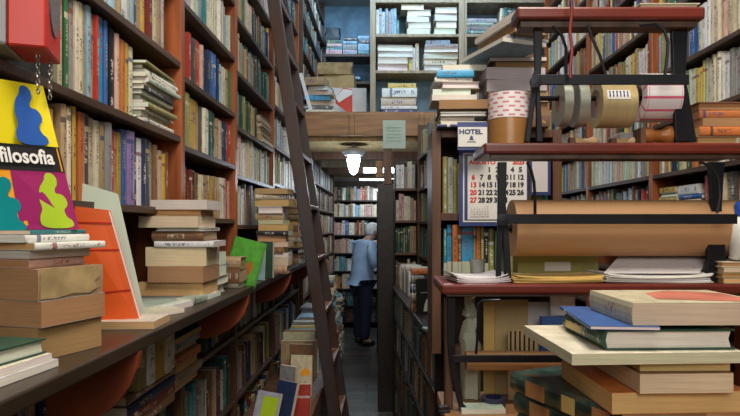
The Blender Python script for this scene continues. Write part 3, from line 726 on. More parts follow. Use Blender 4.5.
# small block on the far side of the post
t = parcel('cardboard_box', 'orange-brown carton on top of the shelves left of the post', 'box', -.08, -.015, 5.08, 5.2, H+.42, H+.56, 'wood_honey')
t.location.z += 0
s_ = thing('bookcase', (-.13, 5.3, 0), 'dark bookcase beyond the post, beside the man', 'bookcase')
P2 = Vector((.40-.069*7.3, 7.3, 0)); L2 = (rowpt(7.3)-rowpt(5.30)).length
for z in [.1, .4, .7, 1.0, 1.3, 1.6, 1.9]:
    MB().obox(P2+md*.0+UP*(z-.02), md*.24, ma*L2, UP*.02).build('shelf', 'wood_black', s_)
MB().obox(P2+ma*(L2), md*.25, ma*.02, UP*(H+.42)).build('side_panel', 'wood_black', s_)
MB().obox(P2-ma*.02, md*.25, ma*.02, UP*(H+.42)).build('side_panel', 'wood_black', s_)
MB().obox(P2+md*.2401, md*.01, ma*L2, UP*(H+.42)).build('back_panel', 'wood_black', s_)
for i, z in enumerate([.4, .7, 1.0, 1.3, 1.6]):
    row((P2.x, P2.y, 0), md, .01, L2-.01, z, .25, '%s shelf beside the man' % ordi(i), 'dark', tmin=.02, tmax=.05)
nz_ = [.2, .5, .8, 1.08, 1.36, 1.64, 1.92]
bookcase('narrow shelves facing us just right of the aisle post', (0, 5.035), (0, 1, 0), .079, .285, .012+.16, 0, H+.55, nz_, side='wood_black', sh='wood_mid', th=.008)
for i, z in enumerate(nz_): row((0, 5.035, 0), (0, 1, 0), .09, .275, z, .25, '%s narrow shelf right of the aisle post' % ordi(i), ['dark', 'mix', 'dark', 'mix', 'green', 'pale', 'mix'][i], W=.13, deep=.008)
# books on the low cabinet
zc = H-.53+.022+.0005
row((0, 0, 0), (0, 1, 0), 0, 0, zc, .25, 'x') if False else None
def upright(x, Y, z, W, Hh, T, c, rz, label, pg='p', face=True, lean=0, plain=False, hard=None):
    """book standing with its front cover facing the camera (turned by rz, leaning back by lean)"""
    # local x = width to the right, y = height, z = towards the camera
    M = Matrix.Translation((x, Y, z+.0005)) @ Matrix.Rotation(rz, 4, 'Z') @ Matrix.Rotation(math.pi/2-lean, 4, 'X')
    return spec(M, W, Hh, T, c, pg, hard, label, None, None, True, plain)
upright(.172, 3.3, zc, .12, .20, .02, 'black', .35, 'black book with a pale figure on its cover standing on the low bookcase')
t = lay((413.5-U0)*3.36/F, 3.36, .1, .11, .03, zc+.205, .025, 'orange', 'near', label='orange book lying on top of the upright black book') if False else None
row((rowpt(3.95, .02).x, 3.95, 0), md, 0, .50, zc, .24, 'top of the low bookcase right of the aisle', 'mix', W=.12)
row((rowpt(4.7, .02).x, 4.7, 0), md, 0, .6, zc, .22, 'far top of the low bookcase right of the aisle', 'pale', W=.12)
lay(.16, 3.45, .05, .13, .1, zc+.215, .028, 'orange', 'near', label='bright orange book lying across the upright books on the low bookcase', hard=False)
pile(3.42, zc, [(410, 424, 9, 'dark red', 'near', 'p'), (411, 424, 9, 'brown', 'near', 'p'), (410, 423, 9, 'navy', 'near', 'p'), (411, 424, 8.5, 'dark grey', 'near', 'p')], 'the small dark pile behind the black book', 'small dark pile on the low bookcase', D=.09)
pile(2.72, zc, [(432, 452, 2, 'white', 'near', 'w'), (434, 450, 1.5, 'white', 'far', 'w')], 'the loose papers on the low bookcase', 'loose papers on the low bookcase', D=.12, rot=.4)

# ------------------------------------------------------------------ front-facing case behind the counter
YU = 2.25; X0 = (432-U0)*YU/F; X1 = (562-U0)*YU/F
uz = [.35, .65, .95, H-.225, H+.047, H+.37]
tt = thing('low_cabinet', ((X0+X1)/2+.03, YU, 0), 'dark low cabinet supporting the bookcase behind the counter', 'cabinet')
MB().box(X0+.085, X1, YU, YU+.24, 0, 1.07).build('body', 'wood_black', tt, bevel=.003)
MB().box(X0+.075, X1+.005, YU-.01, YU+.245, 1.0705, 1.0995).build('top', 'wood_dark', tt, bevel=.003)
U = bookcase('wooden bookcase facing us behind the counter, with the calendar hung on it', (0, YU), (0, 1, 0), X0, X1, .24, 1.10, H+.37, uz[3:], side='wood_mid', sh='wood_mid', back='back_panel', th=.035, sth=.03)
row((0, YU, 0), (0, 1, 0), X0, X1, uz[3], .24, 'shelf of the case below the calendar', lst=[(.23, .243, 'teal', .21), (.244, .262, 'bright blue', .225), (.263, .285, 'orange', .225), (.286, .30, 'brown', .225), (.301, .345, 'bright blue', .228), (.346, .358, 'tan', .22), (.359, .375, 'orange', .22), (.376, .388, 'olive', .22), (.389, .405, 'black', .21), (.406, .43, 'olive', .21), (.431, .46, 'green', .2), (.462, .49, 'brown', .2), (.492, .53, 'olive', .2), (.535, .56, 'tan', .21), (.562, .60, 'dark green', .2)], lean=0, deep=.012)
row((0, YU, 0), (0, 1, 0), X0+.04, X1-.04, uz[4], .24, 'green row beside the calendar', 'green', lean=0)
# white booklet strip in front of the blue books
row((0, YU-.035, 0), (0, 1, 0), 0, 0, uz[3], .1, 'x', lst=[]) if False else None
zz_a = pile(2.2, H+.37+.0005, [(437, 487, 3, 'navy', 'near', 'w'), (441, 486, 3, 'white', 'far', 'w'), (440, 476, 5, 'cream', 'far', 'w'), (440, 486, 4, 'white', 'far', 'w'), (440, 484, 3, 'brown', 'far', 't'), (439, 487, 9, 'tan', 'far', 'b'), (432, 477, 6, 'ivory', 'far', 'w'), (433, 471, 6, 'white', 'far', 'w'), (442, 480, 7, 'ivory', 'far', 'w'), (435, 473, 4.5, 'white', 'near', 'w'), (437, 474, 7, 'bright blue', 'near', 'w'), (443, 487, 6, 'ivory', 'far', 'w')], 'the stack left of the tape rolls', 'stack left of the tape rolls', D=.18, rot=.04)
zb_s = pile(2.18, H+.37+.0005, [(489, 550, 12, 'brown', 'near', 't'), (490, 550, 12, 'tan', 'far', 'b'), (489, 548, 11, 'brown', 'far', 't'), (487, 546, 12, 'white', 'far', 'l'), (486, 546, 12, 'ivory', 'far', 'l'), (496, 545, 6, 'tan', 'far', 'b'), (490, 546, 4, 'brown', 'far', 'l')], 'the big stack behind the tape rolls', 'big stack behind the tape rolls', D=.22, rot=.08)
for (u, Y_, L_, D_, T_, c_, sp_, pg_, dg_, lab_) in ((503, 1.99, .18, .30, .016, 'light blue', 'far', 'l', 22, 'pale blue album turned askew above the big stack behind the tape rolls'), (507, 2.0, .17, .28, .012, 'grey', 'near', 'w', 20, 'thin grey album on the askew pale blue one'), (515, 1.97, .125, .27, .034, 'tan', 'far', 'b', 18, 'thick tan-edged book near the top of the askew big stack'), (514, 1.96, .125, .28, .020, 'white', 'far', 'l', 19, 'white book second from the top of the askew big stack'), (517, 1.97, .115, .26, .022, 'ivory', 'far', 'l', 17, 'topmost ivory book of the askew big stack under the top board')):
    lay((u-U0)*Y_/F, Y_, math.radians(dg_), L_, D_, zb_s, T_, c_, sp_, pg_, label=lab_, group='askew albums on the big stack'); zb_s += T_
t = lay((486-U0)*2.05/F, 2.05, .5, .27, .03, H+.33+.27, .012, 'light blue', 'near', label='x') if False else None

# calendar
def hang(name, label, cat, u0, u1, v0, v1, Y, mat, border=None, inner=None, iu=None, sheet='paper'):
    t = thing(name, px((u0+u1)/2, v1, Y), label, cat)
    a, b = px(u0, v0, Y), px(u1, v1, Y)
    MB().box(a.x, b.x, Y, Y+.006, b.z, a.z).build('backing_board', mat, t)
    return t
YC = 2.225
cal = hang('wall_calendar', 'large blue-framed August 2023 calendar hanging on the bookcase behind the roll', 'calendar', 459, 527.8, 149, 226, YC, 'cal_blue')
a, b = px(463, 153, YC), px(525.5, 222, YC)
fr = MB(); w = .005
fr.box(a.x, b.x, YC-.001, YC-.0002, b.z, b.z+w).box(a.x, b.x, YC-.001, YC-.0002, a.z-w, a.z).box(a.x, a.x+w, YC-.001, YC-.0002, b.z+w, a.z-w).box(b.x-w, b.x, YC-.001, YC-.0002, b.z+w, a.z-w).build('white_border', 'paper', cal)
a, b = px(467.5, 156, YC), px(526.5, 219.5, YC)
YS = YC-.004
dsh = MB().box(a.x, b.x, YS, YS+.0025, b.z, a.z).build('date_sheet', 'paper', cal)
EX, EZ = (1, 0, 0), (0, 0, 1); sc_ = YS/F
def ptxt(s, u, v, hpx, mat, parent, Y, name='lettering', align='LEFT', sx=1, bold=.0, depth=.0003):
    k = Y/F; p = px(u, v, Y); p.y = Y-.0006
    return text(s, hpx*k/.72, p, EX, EZ, mat, parent, name, depth, align, sx, bold)
ptxt('AGOSTO', 469.2, 164.2, 4.1, 'text_red', dsh, YS, sx=1.12, bold=.0012)
ptxt('2023', 524.5, 164.2, 4.1, 'text_red', dsh, YS, align='RIGHT', sx=1.05, bold=.0012)
cols = [473.3, 481.6, 489.3, 497.2, 505, 512.4, 520.4]
d = 1
for r_ in range(5):
    for c_ in range(7):
        if r_ == 0 and c_ < 2: continue
        if d > 31: break
        ptxt(str(d), cols[c_], 172+r_*7.6, 5.0, 'text_red' if c_ == 0 else 'text_black', dsh, YS, 'date_number', 'CENTER', .95, .0014); d += 1
for r_ in range(5):
    for c_ in range(7):
        n = r_*7+c_-4
        if 1 <= n <= 30: ptxt(str(n), 471.5+c_*2.7, 207.5+r_*2.5, 1.5, 'text_black', dsh, YS, 'small_date', 'CENTER')
c2 = hang('framed_print', 'small blue-bordered framed sheet to the right of the calendar', 'frame', 530, 550.5, 153, 195, YC, 'cal_blue')
a, b = px(532, 156, YC), px(547.5, 192, YC)
MB().box(a.x, b.x, YC-.003, YC-.0002, b.z, a.z).build('sheet', 'paper_lilac', c2)
hs = hang('hotel_sign', 'white HOTEL placard pinned above the calendar', 'sign', 457.5, 487.5, 122, 150, 2.155, 'cal_blue')
a, b = px(458.2, 127, 2.151), px(487.2, 146.6, 2.151)
MB().box(a.x, b.x, 2.1515, 2.1545, b.z, a.z).build('white_panel', 'paper', hs)
ptxt('HOTEL', 459, 133.8, 4.6, 'text_navy', hs, 2.151, sx=1.16, bold=.0009)
ptxt('CASA DE MEMORIA', 459, 149, 1.5, 'text_white', hs, 2.219, sx=.9) if False else None
em = MB(); c = px(471.5, 138.5, 2.151)
em.prism([(-.010, -.006), (.010, -.006), (.006, .0), (.004, .0), (.006, .006), (0, .011), (-.006, .006), (-.004, 0), (-.006, 0)], EX, EZ, (c.x, 2.1505, c.z), (0, .0008, 0))
em.box(c.x-.016, c.x+.016, 2.1505, 2.1513, c.z-.014, c.z-.011).build('emblem', 'text_navy', hs)

# ------------------------------------------------------------------ right wall cases
DR = (1, 0, 0); XR = 1.40
RB = [(2.15, 3.06), (3.06, 4.02), (4.02, 5.1)]
rz_ = [H+z for z in (-.52, -.26, 0, .262, .52, .777, 1.06, 1.33, 1.6, 1.87, 2.14)]
for k, (y0, y1) in enumerate(RB):
    bookcase('red-brown wall bookcase on the right, %s' % ['nearest, behind the dispenser', 'middle one seen between the dispenser boards', 'farthest, seen past the tape rolls'][k], (XR, 0), DR, -y1, -y0, .28, 0, CEIL-.003, rz_, side='wood_red', sh='wood_dark', back='back_panel', group='bookcases along the right wall')
    for i, z in enumerate(rz_[:9]):
        if i < 2: continue
        a0, a1 = -y1+.022, -y0-.022
        if k == 0 and i == 2: continue
        row((XR, 0, 0), DR, a0, a1, z, .24, '%s shelf up of the %s right wall bookcase' % (ordi(i-2), ['nearest', 'middle', 'farthest'][k]), ['mix', 'mix', 'mix', 'mix', 'pale'][(i+k) % 5], lo=.8)
# things lying on the nearest right shelf
def rpile(Y0, z, ents, where, group):
    n = len(ents)
    for i, (y0, y1, T, c, sp, pg) in enumerate(ents):
        lay(XR+.03, y1, -math.pi/2+rnd.uniform(-.01, .01), y1-y0-.01, .19, z, T, c, sp, pg, label='%s book lying %s in %s' % (c, (['lowest', 'second', 'third', 'fourth', 'fifth', 'sixth'][i] if i < n-1 else 'topmost') if n > 1 else 'flat', where), group=group); z += T
    return z
zsh = rz_[2]
rpile(0, zsh, [(2.84, 3.02, .04, 'brown', 'near', 'w'), (2.84, 3.02, .045, 'tan', 'near', 'w'), (2.84, 3.03, .028, 'cream', 'near', 'w'), (2.83, 3.03, .028, 'yellow', 'near', 'p'), (2.84, 3.02, .025, 'cream', 'far', 'w'), (2.85, 3.02, .025, 'yellow', 'near', 'w')], 'the yellow pile on the right wall shelf', 'yellow pile on the right wall shelf')
rpile(0, zsh, [(2.64, 2.82, .05, 'brown', 'near', 'w'), (2.64, 2.82, .05, 'tan', 'near', 'w'), (2.63, 2.83, .02, 'cream', 'near', 'w'), (2.62, 2.82, .025, 'blue', 'near', 'w'), (2.64, 2.83, .045, 'white', 'near', 'w')], 'the white-topped pile on the right wall shelf', 'white-topped pile on the right wall shelf')
row((XR, 0, 0), DR, 0, 0, zsh, .24, 'nearest right wall shelf behind the upper roll bar', lst=[(-2.61, -2.585, 'dark red', .22), (-2.583, -2.56, 'red', .22), (-2.558, -2.53, 'navy', .22), (-2.528, -2.5, 'light blue', .21), (-2.498, -2.47, 'ivory', .21), (-2.468, -2.44, 'cream', .22), (-2.438, -2.4, 'tan', .22), (-2.398, -2.36, 'dark grey', .22), (-2.358, -2.32, 'brown', .2), (-2.318, -2.27, 'green', .21), (-2.265, -2.23, 'cream', .21)], lean=0)
# ------------------------------------------------------------------ left ledge: foreground items
zl = LEDZ+.0005
# nearest pile (corner towards the camera)
def lpile(ents, z, where, group):
    n = len(ents); names = ['topmost', 'second', 'third', 'fourth', 'fifth', 'sixth', 'seventh', 'eighth', 'ninth']
    for i, (cx, cy, deg, L, D, T, c, sp, pg, hard, lab) in enumerate(ents):
        lay(cx, cy, math.radians(deg), L, D, z, T, c, sp, pg, hard, lab, group); z += T
    return z
# e1 points along the aisle-facing side
z = zl
lpile([(-.60, .80, 84, .225, .30, .014, 'white', 'far', 'w', False, 'wide white booklet lying flat on the ledge before the nearest pile'),
       (-.607, .81, 83, .205, .28, .012, 'ivory', 'far', 'w', False, 'ivory booklet on the wide white one, under the dark green book')], z, '', 'booklets at the near end of the ledge')
lay(-.622, .84, math.radians(80), .175, .2, z+.0262, .026, 'dark green', 'start', 'w', True, 'dark green hardback with gold decoration lying in front of the nearest pile', 'booklets at the near end of the ledge')
ZN = zl
zt = lpile([(-.632, 1.055, 72, .150, .24, .062, 'tan', 'far', 'k', False, 'brown-wrapped bundle lowest in the nearest pile on the ledge'),
       (-.622, 1.05, 74, .155, .24, .049, 'grey', 'far', 'k', False, 'thick grey-covered volume second up in the nearest pile'),
       (-.628, 1.05, 73, .155, .25, .058, 'tan', 'near', 'k', False, 'thick kraft-wrapped parcel of books with a torn old label'),
       (-.650, 1.06, 76, .135, .23, .017, 'pink', 'near', 'k', False, 'thin pinkish book just above the kraft-wrapped one'),
       (-.650, 1.06, 74, .145, .23, .017, 'brown', 'far', 'l', False, 'thin brown book fifth up in the nearest pile'),
       (-.634, 1.05, 70, .160, .23, .014, 'white', 'near', 'o', False, 'white-spined booklet third from the top of the nearest pile'),
       (-.652, 1.05, 78, .165, .23, .014, 'white', 'near', 'w', False, 'white paperback second from the top of the nearest pile'),
       (-.660, 1.08, 80, .15, .20, .009, 'teal', 'near', 'p', False, 'teal book topmost in the nearest pile on the ledge')], ZN, '', 'nearest pile on the ledge')
# torn label on the wrapped parcel
# philosophy book: built as its own object, standing on the pile behind, leaning
def filosofia():
    bl, br = px(-7, 237, 1.085), px(79, 235, 1.195)
    bl.z = br.z = zt+.001
    tl, tr = px(-30, 74, 1.055), px(43, 86, 1.175)
    nrm = (br-bl).cross(tl-bl).normalized()
    o = bl; ex = (br-bl); ey = (tl-bl)
    W = ex.length; Hh = ey.length; ux = ex.normalized(); uy = ey.normalized()
    t = thing('textbook', (bl+br)/2, 'bright yellow and magenta filosofia textbook standing on the nearest left pile', 'book')
    nrm = -nrm if nrm.y > 0 else nrm; T = -nrm*.02
    t_ = None
    def P(a, b, dy=0): # a across 0..1, b up 0..1
        q = bl+ex*a+ (tl-bl)*b*(1-a)+(tr-br)*b*a
        return q+nrm*dy
    def quad(a0, b0, a1, b1, mat, name, dy, dep=.0008):
        m = MB(); c = [P(a0, b0, dy), P(a1, b0, dy), P(a1, b1, dy), P(a0, b1, dy)]
        m.add(c+[p-nrm*dep for p in c], [(0, 1, 2, 3), (7, 6, 5, 4), (0, 4, 5, 1), (1, 5, 6, 2), (2, 6, 7, 3), (3, 7, 4, 0)]); return m.build(name, mat, t_ or t)
    m = MB(); c = [P(0, 0), P(1, 0), P(1, 1), P(0, 1)]
    m.add(c+[p+T for p in c], [(0, 1, 2, 3), (7, 6, 5, 4), (0, 4, 5, 1), (1, 5, 6, 2), (2, 6, 7, 3), (3, 7, 4, 0)]); t_ = m.build('cover', 'yellow_print', t)
    quad(0, .0, .395, .40, 'orange_print', 'orange_panel', .001); quad(.30, .0, 1, .40, 'magenta_print', 'magenta_panel', .0016)
    quad(.0, .40, 1, .575, 'black_paint', 'title_band', .0022)
    # title
    text('filosofia', .040, P(.19, .452, .006), P(1, .5)-P(0, .5), (P(.5, .8)-P(.5, .2)), 'text_white', t, 'title', .0003, sx=.80, bold=.001)
    text('edición escolar', .008, P(.80, .42, .0032), P(1, .5)-P(0, .5), (0, 0, 1), 'text_white', t, 'subtitle') if False else None
    quad(.955, .405, .972, .565, 'orange_print', 'orange_stripe', .003)
    # plain seated abstract figures (generic rounded shapes)
    def fig(pts, mat, dy=.003):
        m = MB(); n = len(pts); c = [P(a, b, dy) for a, b in pts]; m.add(c+[p-nrm*.0006 for p in c], [tuple(range(n)), tuple(range(2*n-1, n-1, -1))]+[(i, n+i, n+(i+1) % n, (i+1) % n) for i in range(n)])
        return m
    def blob(cx, cy, s, mat, name, sx=1):
        base = [(-.42, -.5), (.44, -.5), (.46, -.36), (.30, -.30), (.26, -.16), (.40, -.10), (.42, .02), (.30, .12), (.12, .12), (.14, .22), (.24, .28), (.26, .42), (.12, .5), (-.06, .48), (-.12, .34), (-.28, .24), (-.36, .02), (-.30, -.16), (-.44, -.30)]
        # smooth the outline
        for _ in range(2):
            nb = []
            for i in range(len(base)):
                a, b = base[i], base[(i+1) % len(base)]; nb += [(a[0]*.75+b[0]*.25, a[1]*.75+b[1]*.25), (a[0]*.25+b[0]*.75, a[1]*.25+b[1]*.75)]
            base = nb
        fig([(cx+x*s*1.08*sx, cy+y*s*.92) for x, y in base], mat).build(name, mat, t)
    blob(.66, .78, .44, 'blue_print', 'blue_figure')
    blob(.74, .20, .42, 'lime_print', 'lime_figure')
    blob(.17, .17, .40, 'teal_print', 'teal_figure')
filosofia()
# book standing under it, so that it rests on something
lay(-1.0, 1.33, 0, .30, .12, zl, .205, 'brown', 'near', 't', label='tall brown volume lying behind the nearest pile, mostly hidden', hard=True) if False else None

# orange-red folder and pale book leaning behind, on the ledge
def slab(name, label, cat, pts, Y0, Y1, T, mat, page='paper', pw=.004, lean=None):
    """standing sheet-like volume given by its four picture corners (bl, br, tr, tl) with depths; has cover and page block"""
    c = [px(u, v, Y) for (u, v), Y in zip(pts, (Y0, Y1, Y1, Y0))]
    t = thing(name, (c[0]+c[1])/2, label, cat)
    n = (c[1]-c[0]).cross(c[3]-c[0]).normalized()
    if n.y > 0: n = -n
    b = -n
    def shell(o0, o1, ins=0):
        m = MB(); g = [p+(sum(c, Vector())/4-p).normalized()*ins for p in c]
        m.add([p+b*o0 for p in g]+[p+b*o1 for p in g], [(0, 1, 2, 3), (7, 6, 5, 4), (0, 4, 5, 1), (1, 5, 6, 2), (2, 6, 7, 3), (3, 7, 4, 0)]); return m
    shell(0, .0015).build('front_cover', mat, t); shell(.0016, T-.0016, .003).build('pages', page, t); shell(T-.0015, T).build('back_cover', mat, t)
    return t, c, n
t, c, n = slab('ring_binder', 'orange-red cardboard folder leaning on the ledge beside the nearest pile', 'folder', [(84, 331), (141, 325), (108, 210), (64, 205)], 1.40, 1.43, .03, 'orange_card')
for k in (.28, .63, .86):
    p0 = c[0].lerp(c[3], k); p1 = c[1].lerp(c[2], k+.02)
    MB().obox(p0+n*.0006, p1-p0, UP*.0035, n*.0008).build('crease', 'red_paint', t)
t, c, n = slab('booklet', 'pale green book leaning behind the orange-red folder', 'book', [(96, 322), (146, 318), (118, 194), (72, 180)], 1.48, 1.53, .018, 'paper_green')
text('POESÍA', .012, c[3].lerp(c[2], .3)+(c[0]-c[3])*.12+n*.001, c[2]-c[3], c[3]-c[0], 'text_green', t, 'title') if False else None
lay((92-U0)*1.36/F, 1.38, .06, .135, .12, zl, .019, 'ivory', 'far', 'o', label='cream booklet under the foot of the orange-red folder', hard=False)
lay(-.64, 1.52, 1.1, .15, .1, zl, .014, 'ivory', 'far', 'w', label='curled thin booklet between the folder and the second pile', hard=False)

# second pile
lay(-.618, 1.66, math.radians(78), .13, .11, zl, .017, 'white', 'far', 'w', label='white booklet at the ledge edge in front of the second pile', hard=False)
lay(-.600, 1.80, math.radians(82), .11, .05, zl, .022, 'pale green', 'near', 'w', label='pale green booklet at the ledge edge beside the second pile', hard=False)
lay(-.598, 1.925, math.radians(85), .10, .05, zl, .020, 'ivory', 'near', 'w', label='ivory booklet at the ledge edge right of the pale green one', hard=False)
zp = pile(1.90, zl, [(138, 205, 5, 'white', 'far', 'w'), (138, 203, 14, 'tan', 'far', 'o', 'orange-edged thick book lowest in the second pile on the ledge'), (149, 205, 16, 'tan', 'far', 'k'), (146, 206, 19, 'cream', 'far', 'p'), (155, 214, 6, 'white', 'near', 'l'), (152, 204, 10, 'brown', 'near', 't'), (157, 206, 3.5, 'white', 'far', 'l'), (140, 200, 11.5, 'cream', 'far', 'p'), (143, 200, 6.5, 'tan', 'far', 'o'), (150, 207, 10, 'pink', 'far', 'l')], 'the second pile on the ledge', 'second pile on the ledge', D=.16, rot=.05)
# loose booklets at the ledge edge
for i, (y, x, T, c) in enumerate([(1.62, -.665, .012, 'white'), (1.66, -.645, .011, 'ivory'), (1.71, -.66, .018, 'pale green'), (1.80, -.60, .012, 'white')]):
    lay(x, y-.05, 1.35, .13, .1, zl+.0+(.0125 if i == 1 else 0)*0, T, c, 'far', 'w', label='%s booklet at the ledge edge in front of the second pile%s' % (c, ['', '', '', ', rightmost'][i]), group='booklets at the ledge edge') if i in (0, 2) else None
pile(2.08, zl, [(201, 216, 9, 'ivory', 'near', 'w'), (203, 218, 9, 'cream', 'far', 'w'), (203, 216, 10, 'navy', 'near', 'w'), (202, 215, 14, 'grey', 'near', 'w')], 'the small pile right of the second pile', 'small pile right of the second pile', D=.12)
pile(2.28, zl, [(216, 238, 6, 'ivory', 'near', 'w'), (218, 240, 13, 'brown', 'near', 't'), (219, 241, 12, 'tan', 'near', 'b')], 'the brown pile before the green book', 'brown pile before the green book', D=.12)
upright((214-U0)*2.42/F, 2.42, zl, .14, .21, .02, 'bright green', -.15, 'bright green booklet with dark sketch standing on the ledge', lean=.15, plain=True)
g_ = SPECS[-1]; g_['m'] = Matrix.Translation((-.68, 2.44, zl+.0)) @ Matrix.Rotation(-.18, 4, 'Z') @ Matrix.Rotation(math.radians(14), 4, 'Y') @ Matrix.Rotation(math.pi/2-.1, 4, 'X')
upright(-.64, 2.62, zl, .10, .15, .015, 'light blue', -.1, 'blue booklet standing between the green ones on the ledge', lean=.12, plain=True)
upright(-.655, 2.75, zl, .13, .17, .03, 'dark green', -.05, 'dark green book facing us on the ledge beside the blue booklet', lean=.05, plain=True)
pile(2.95, zl, [(259, 287, 8, 'tan', 'near', 't'), (260, 288, 8, 'cream', 'far', 'p')], 'the low pair behind the dark green book', 'low pair behind the dark green book', D=.13)
cols_ = ['tan', 'cream', 'white', 'brown', 'ivory', 'tan', 'black', 'cream', 'mustard', 'tan', 'white', 'brown', 'cream', 'tan', 'ivory']
pile(3.15, zl, [(255+rnd.uniform(-1, 4), 285+rnd.uniform(-2, 4), rnd.uniform(4.6, 7), cols_[i], 'far' if i % 3 else 'near', 'ptwo'[i % 4]) for i in range(14)], 'the tall pile near the ladder', 'tall pile near the ladder', D=.15, rot=.12)
pile(3.75, zl, [(278+rnd.uniform(-1, 3), 298+rnd.uniform(-2, 3), rnd.uniform(4, 7), cols_[(i*3) % 15], 'far' if i % 2 else 'near', 'ptwo'[i % 4]) for i in range(12)], 'the pile behind the ladder', 'pile behind the ladder', D=.15, rot=.15)
pile(4.4, zl, [(288+rnd.uniform(-1, 2), 306+rnd.uniform(-2, 2), rnd.uniform(4, 6), cols_[(i*4+1) % 15], 'far' if i % 2 else 'near', 'ptwo'[i % 4]) for i in range(9)], 'the farthest pile on the ledge', 'farthest pile on the ledge', D=.15, rot=.15)
# magazines lying at the end of the nearest bay (third shelf)
zm = H+.326
for i in range(15):
    c = ['ivory', 'white', 'olive', 'white', 'pale green', 'dark grey', 'grey', 'olive', 'ivory'][i*4 % 9]; T = rnd.uniform(.008, .017)
    lay(XL-.008+rnd.uniform(-.02, .012), 1.825+rnd.uniform(-.01, .02), math.pi/2+rnd.uniform(-.05, .05), .26+rnd.uniform(-.02, .01), .2, zm, T, c, 'near', 'w', label='%s magazine, number %d from the bottom of the heap on the nearest left bookcase' % (c, i+1), group='magazine heap on the nearest left bookcase', name='magazine', cat='magazine', hard=False); zm += T
# heap in the third bay
zm = H+.51
for i in range(7):
    c = ['tan', 'cream', 'brown', 'ivory', 'tan', 'cream', 'brown'][i]; T = rnd.uniform(.018, .03)
    lay(XL-.002+rnd.uniform(-.01, .01), 3.53+rnd.uniform(-.01, .02), math.pi/2, .3, .2, zm, T, c, 'far', 'pt'[i % 2], label='%s book, number %d from the bottom of the heap in the third left bookcase' % (c, i+1), group='heap in the third left bookcase'); zm += T
# heaps inside the second lower case: lying books, spines out
zm = 1.05
for i in range(7):
    c = ['red', 'tan', 'brown', 'orange', 'dark grey', 'grey', 'dark green'][i]; T = [.03, .028, .03, .028, .022, .024, .02][i]
    lay(XL+.07+rnd.uniform(-.01, .01), 1.855+rnd.uniform(0, .02), math.pi/2, .26, .2, zm, T, c, 'near' if i % 2 else 'far', 'ot'[i % 2], label='%s book, number %d from the bottom of the heap under the ledge' % (c, i+1), group='heap under the ledge'); zm += T
# bottom of the lower shelves: books on a floor crate by the ladder
t = thing('display_crate', (-.50, 3.2, 0), 'low wooden crate of books standing on the floor left of the ladder', 'crate')
CR = (-.70, -.36, 2.3, 4.3)
MB().box(CR[0], CR[1], CR[2], CR[3], 0, .02).build('base', 'wood_mid', t)
MB().box(CR[1]-.015, CR[1], CR[2], CR[3], .0201, .6595).build('side', 'wood_mid', t)
MB().box(CR[0], CR[0]+.015, CR[2], CR[3], .0201, .6595).build('side', 'wood_mid', t)
for y in (CR[2], CR[3]-.015): MB().box(CR[0]+.0155, CR[1]-.0155, y, y+.015, .0201, .6595).build('end', 'wood_mid', t)
MB().box(CR[0]+.0155, CR[1]-.0155, CR[2]+.0155, CR[3]-.0155, .64, .6595).build('shelf', 'wood_mid', t)
zf = .66
upright(-.60, 2.58, zf, .13, .20, .015, 'lilac', -.5, 'leaning grey magazine with a bright green panel by the ladder foot', lean=.35, plain=True)
upright(-.53, 2.72, zf, .12, .21, .02, 'navy', -.6, 'navy book leaning behind the grey magazine near the ladder foot', lean=.3, plain=True)
upright(-.54, 2.98, zf, .10, .22, .02, 'grey', -.5, 'grey spiral-bound book standing by the ladder foot', lean=.1, plain=True)
upright(-.445, 2.80, zf, .085, .17, .02, 'red', .0, 'bright red book with white lettering standing left of the ladder', lean=.1, plain=True)
upright(-.52, 3.2, zf, .12, .22, .02, 'cream', -.1, 'cream art book standing behind the red one', lean=.1, plain=True)
upright(-.56, 3.4, zf, .14, .24, .02, 'brown', -.1, 'brown book standing behind the cream art book', lean=.1, plain=True)
row((-.40, 0, 0), (-1, 0, 0), 3.55, 4.25, zf, .3, 'crate beside the ladder', 'mix', tmin=.015, tmax=.03, W=.2)
pile(4.5, 0.0, [(322, 336, 5+rnd.random()*3, ['cream', 'tan', 'white', 'brown', 'light blue'][i % 5], 'near', 'p') for i in range(22)], 'x', 'floor pile left of the aisle', D=.2) if False else None
for k, Y in enumerate((4.7, 5.05, 5.4, 5.8, 6.2, 6.7)):
    z = 0.0005
    nn = [26, 30, 24, 34, 20, 26][k]
    for i in range(nn):
        T = rnd.uniform(.018, .04); c = rnd.choice('cream tan white brown light_blue grey ivory dark_red teal'.split()).replace('_', ' ')
        lay(-.745+rnd.uniform(0, .03), Y+rnd.uniform(0, .02), rnd.uniform(-.08, .08), .22, .28, z, T, c, rnd.choice(['near', 'far']), 'p', label='%s book in the %s floor pile along the left of the aisle' % (c, wh[k] if k < 4 else ['fifth', 'sixth'][k-4]), group='floor piles along the left of the aisle', forced=False); z += T

# ------------------------------------------------------------------ red loudspeaker cabinet, hung by chains
t = thing('loudspeaker', (-.70, 1.1, H+.33), 'red and grey box loudspeaker at top left, with chains hanging below', 'loudspeaker')
R = Matrix.Rotation(math.radians(18), 3, 'Z'); xr = Vector((-.643, 1.1, 0)); fx = R @ Vector((1, 0, 0)); fy = R @ Vector((0, 1, 0))
zb = H+.336; zt2 = zb+.2
o = xr-fx*.065+UP*zb
MB().obox(o, fx*.065, fy*.125, UP*.2).build('red_shell', 'red_paint', t, bevel=.004)
MB().obox(o-fx*.12-UP*.0, fx*.119, fy*.125, UP*.2).build('grey_shell', 'grey_plastic', t, bevel=.006)
gm = MB(); cc = xr+fy*.0625+UP*(zb+.115)
gm.prism([(.042*math.cos(a_), .075*math.sin(a_)) for a_ in [i*math.pi/12 for i in range(24)]], fy, UP, cc, fx*.003).build('grille', 'grille', t)
MB().obox(o+fx*.022-fy*.002+UP*.125, fx*.014, fy*.002, UP*.005).build('badge', 'paper', t)
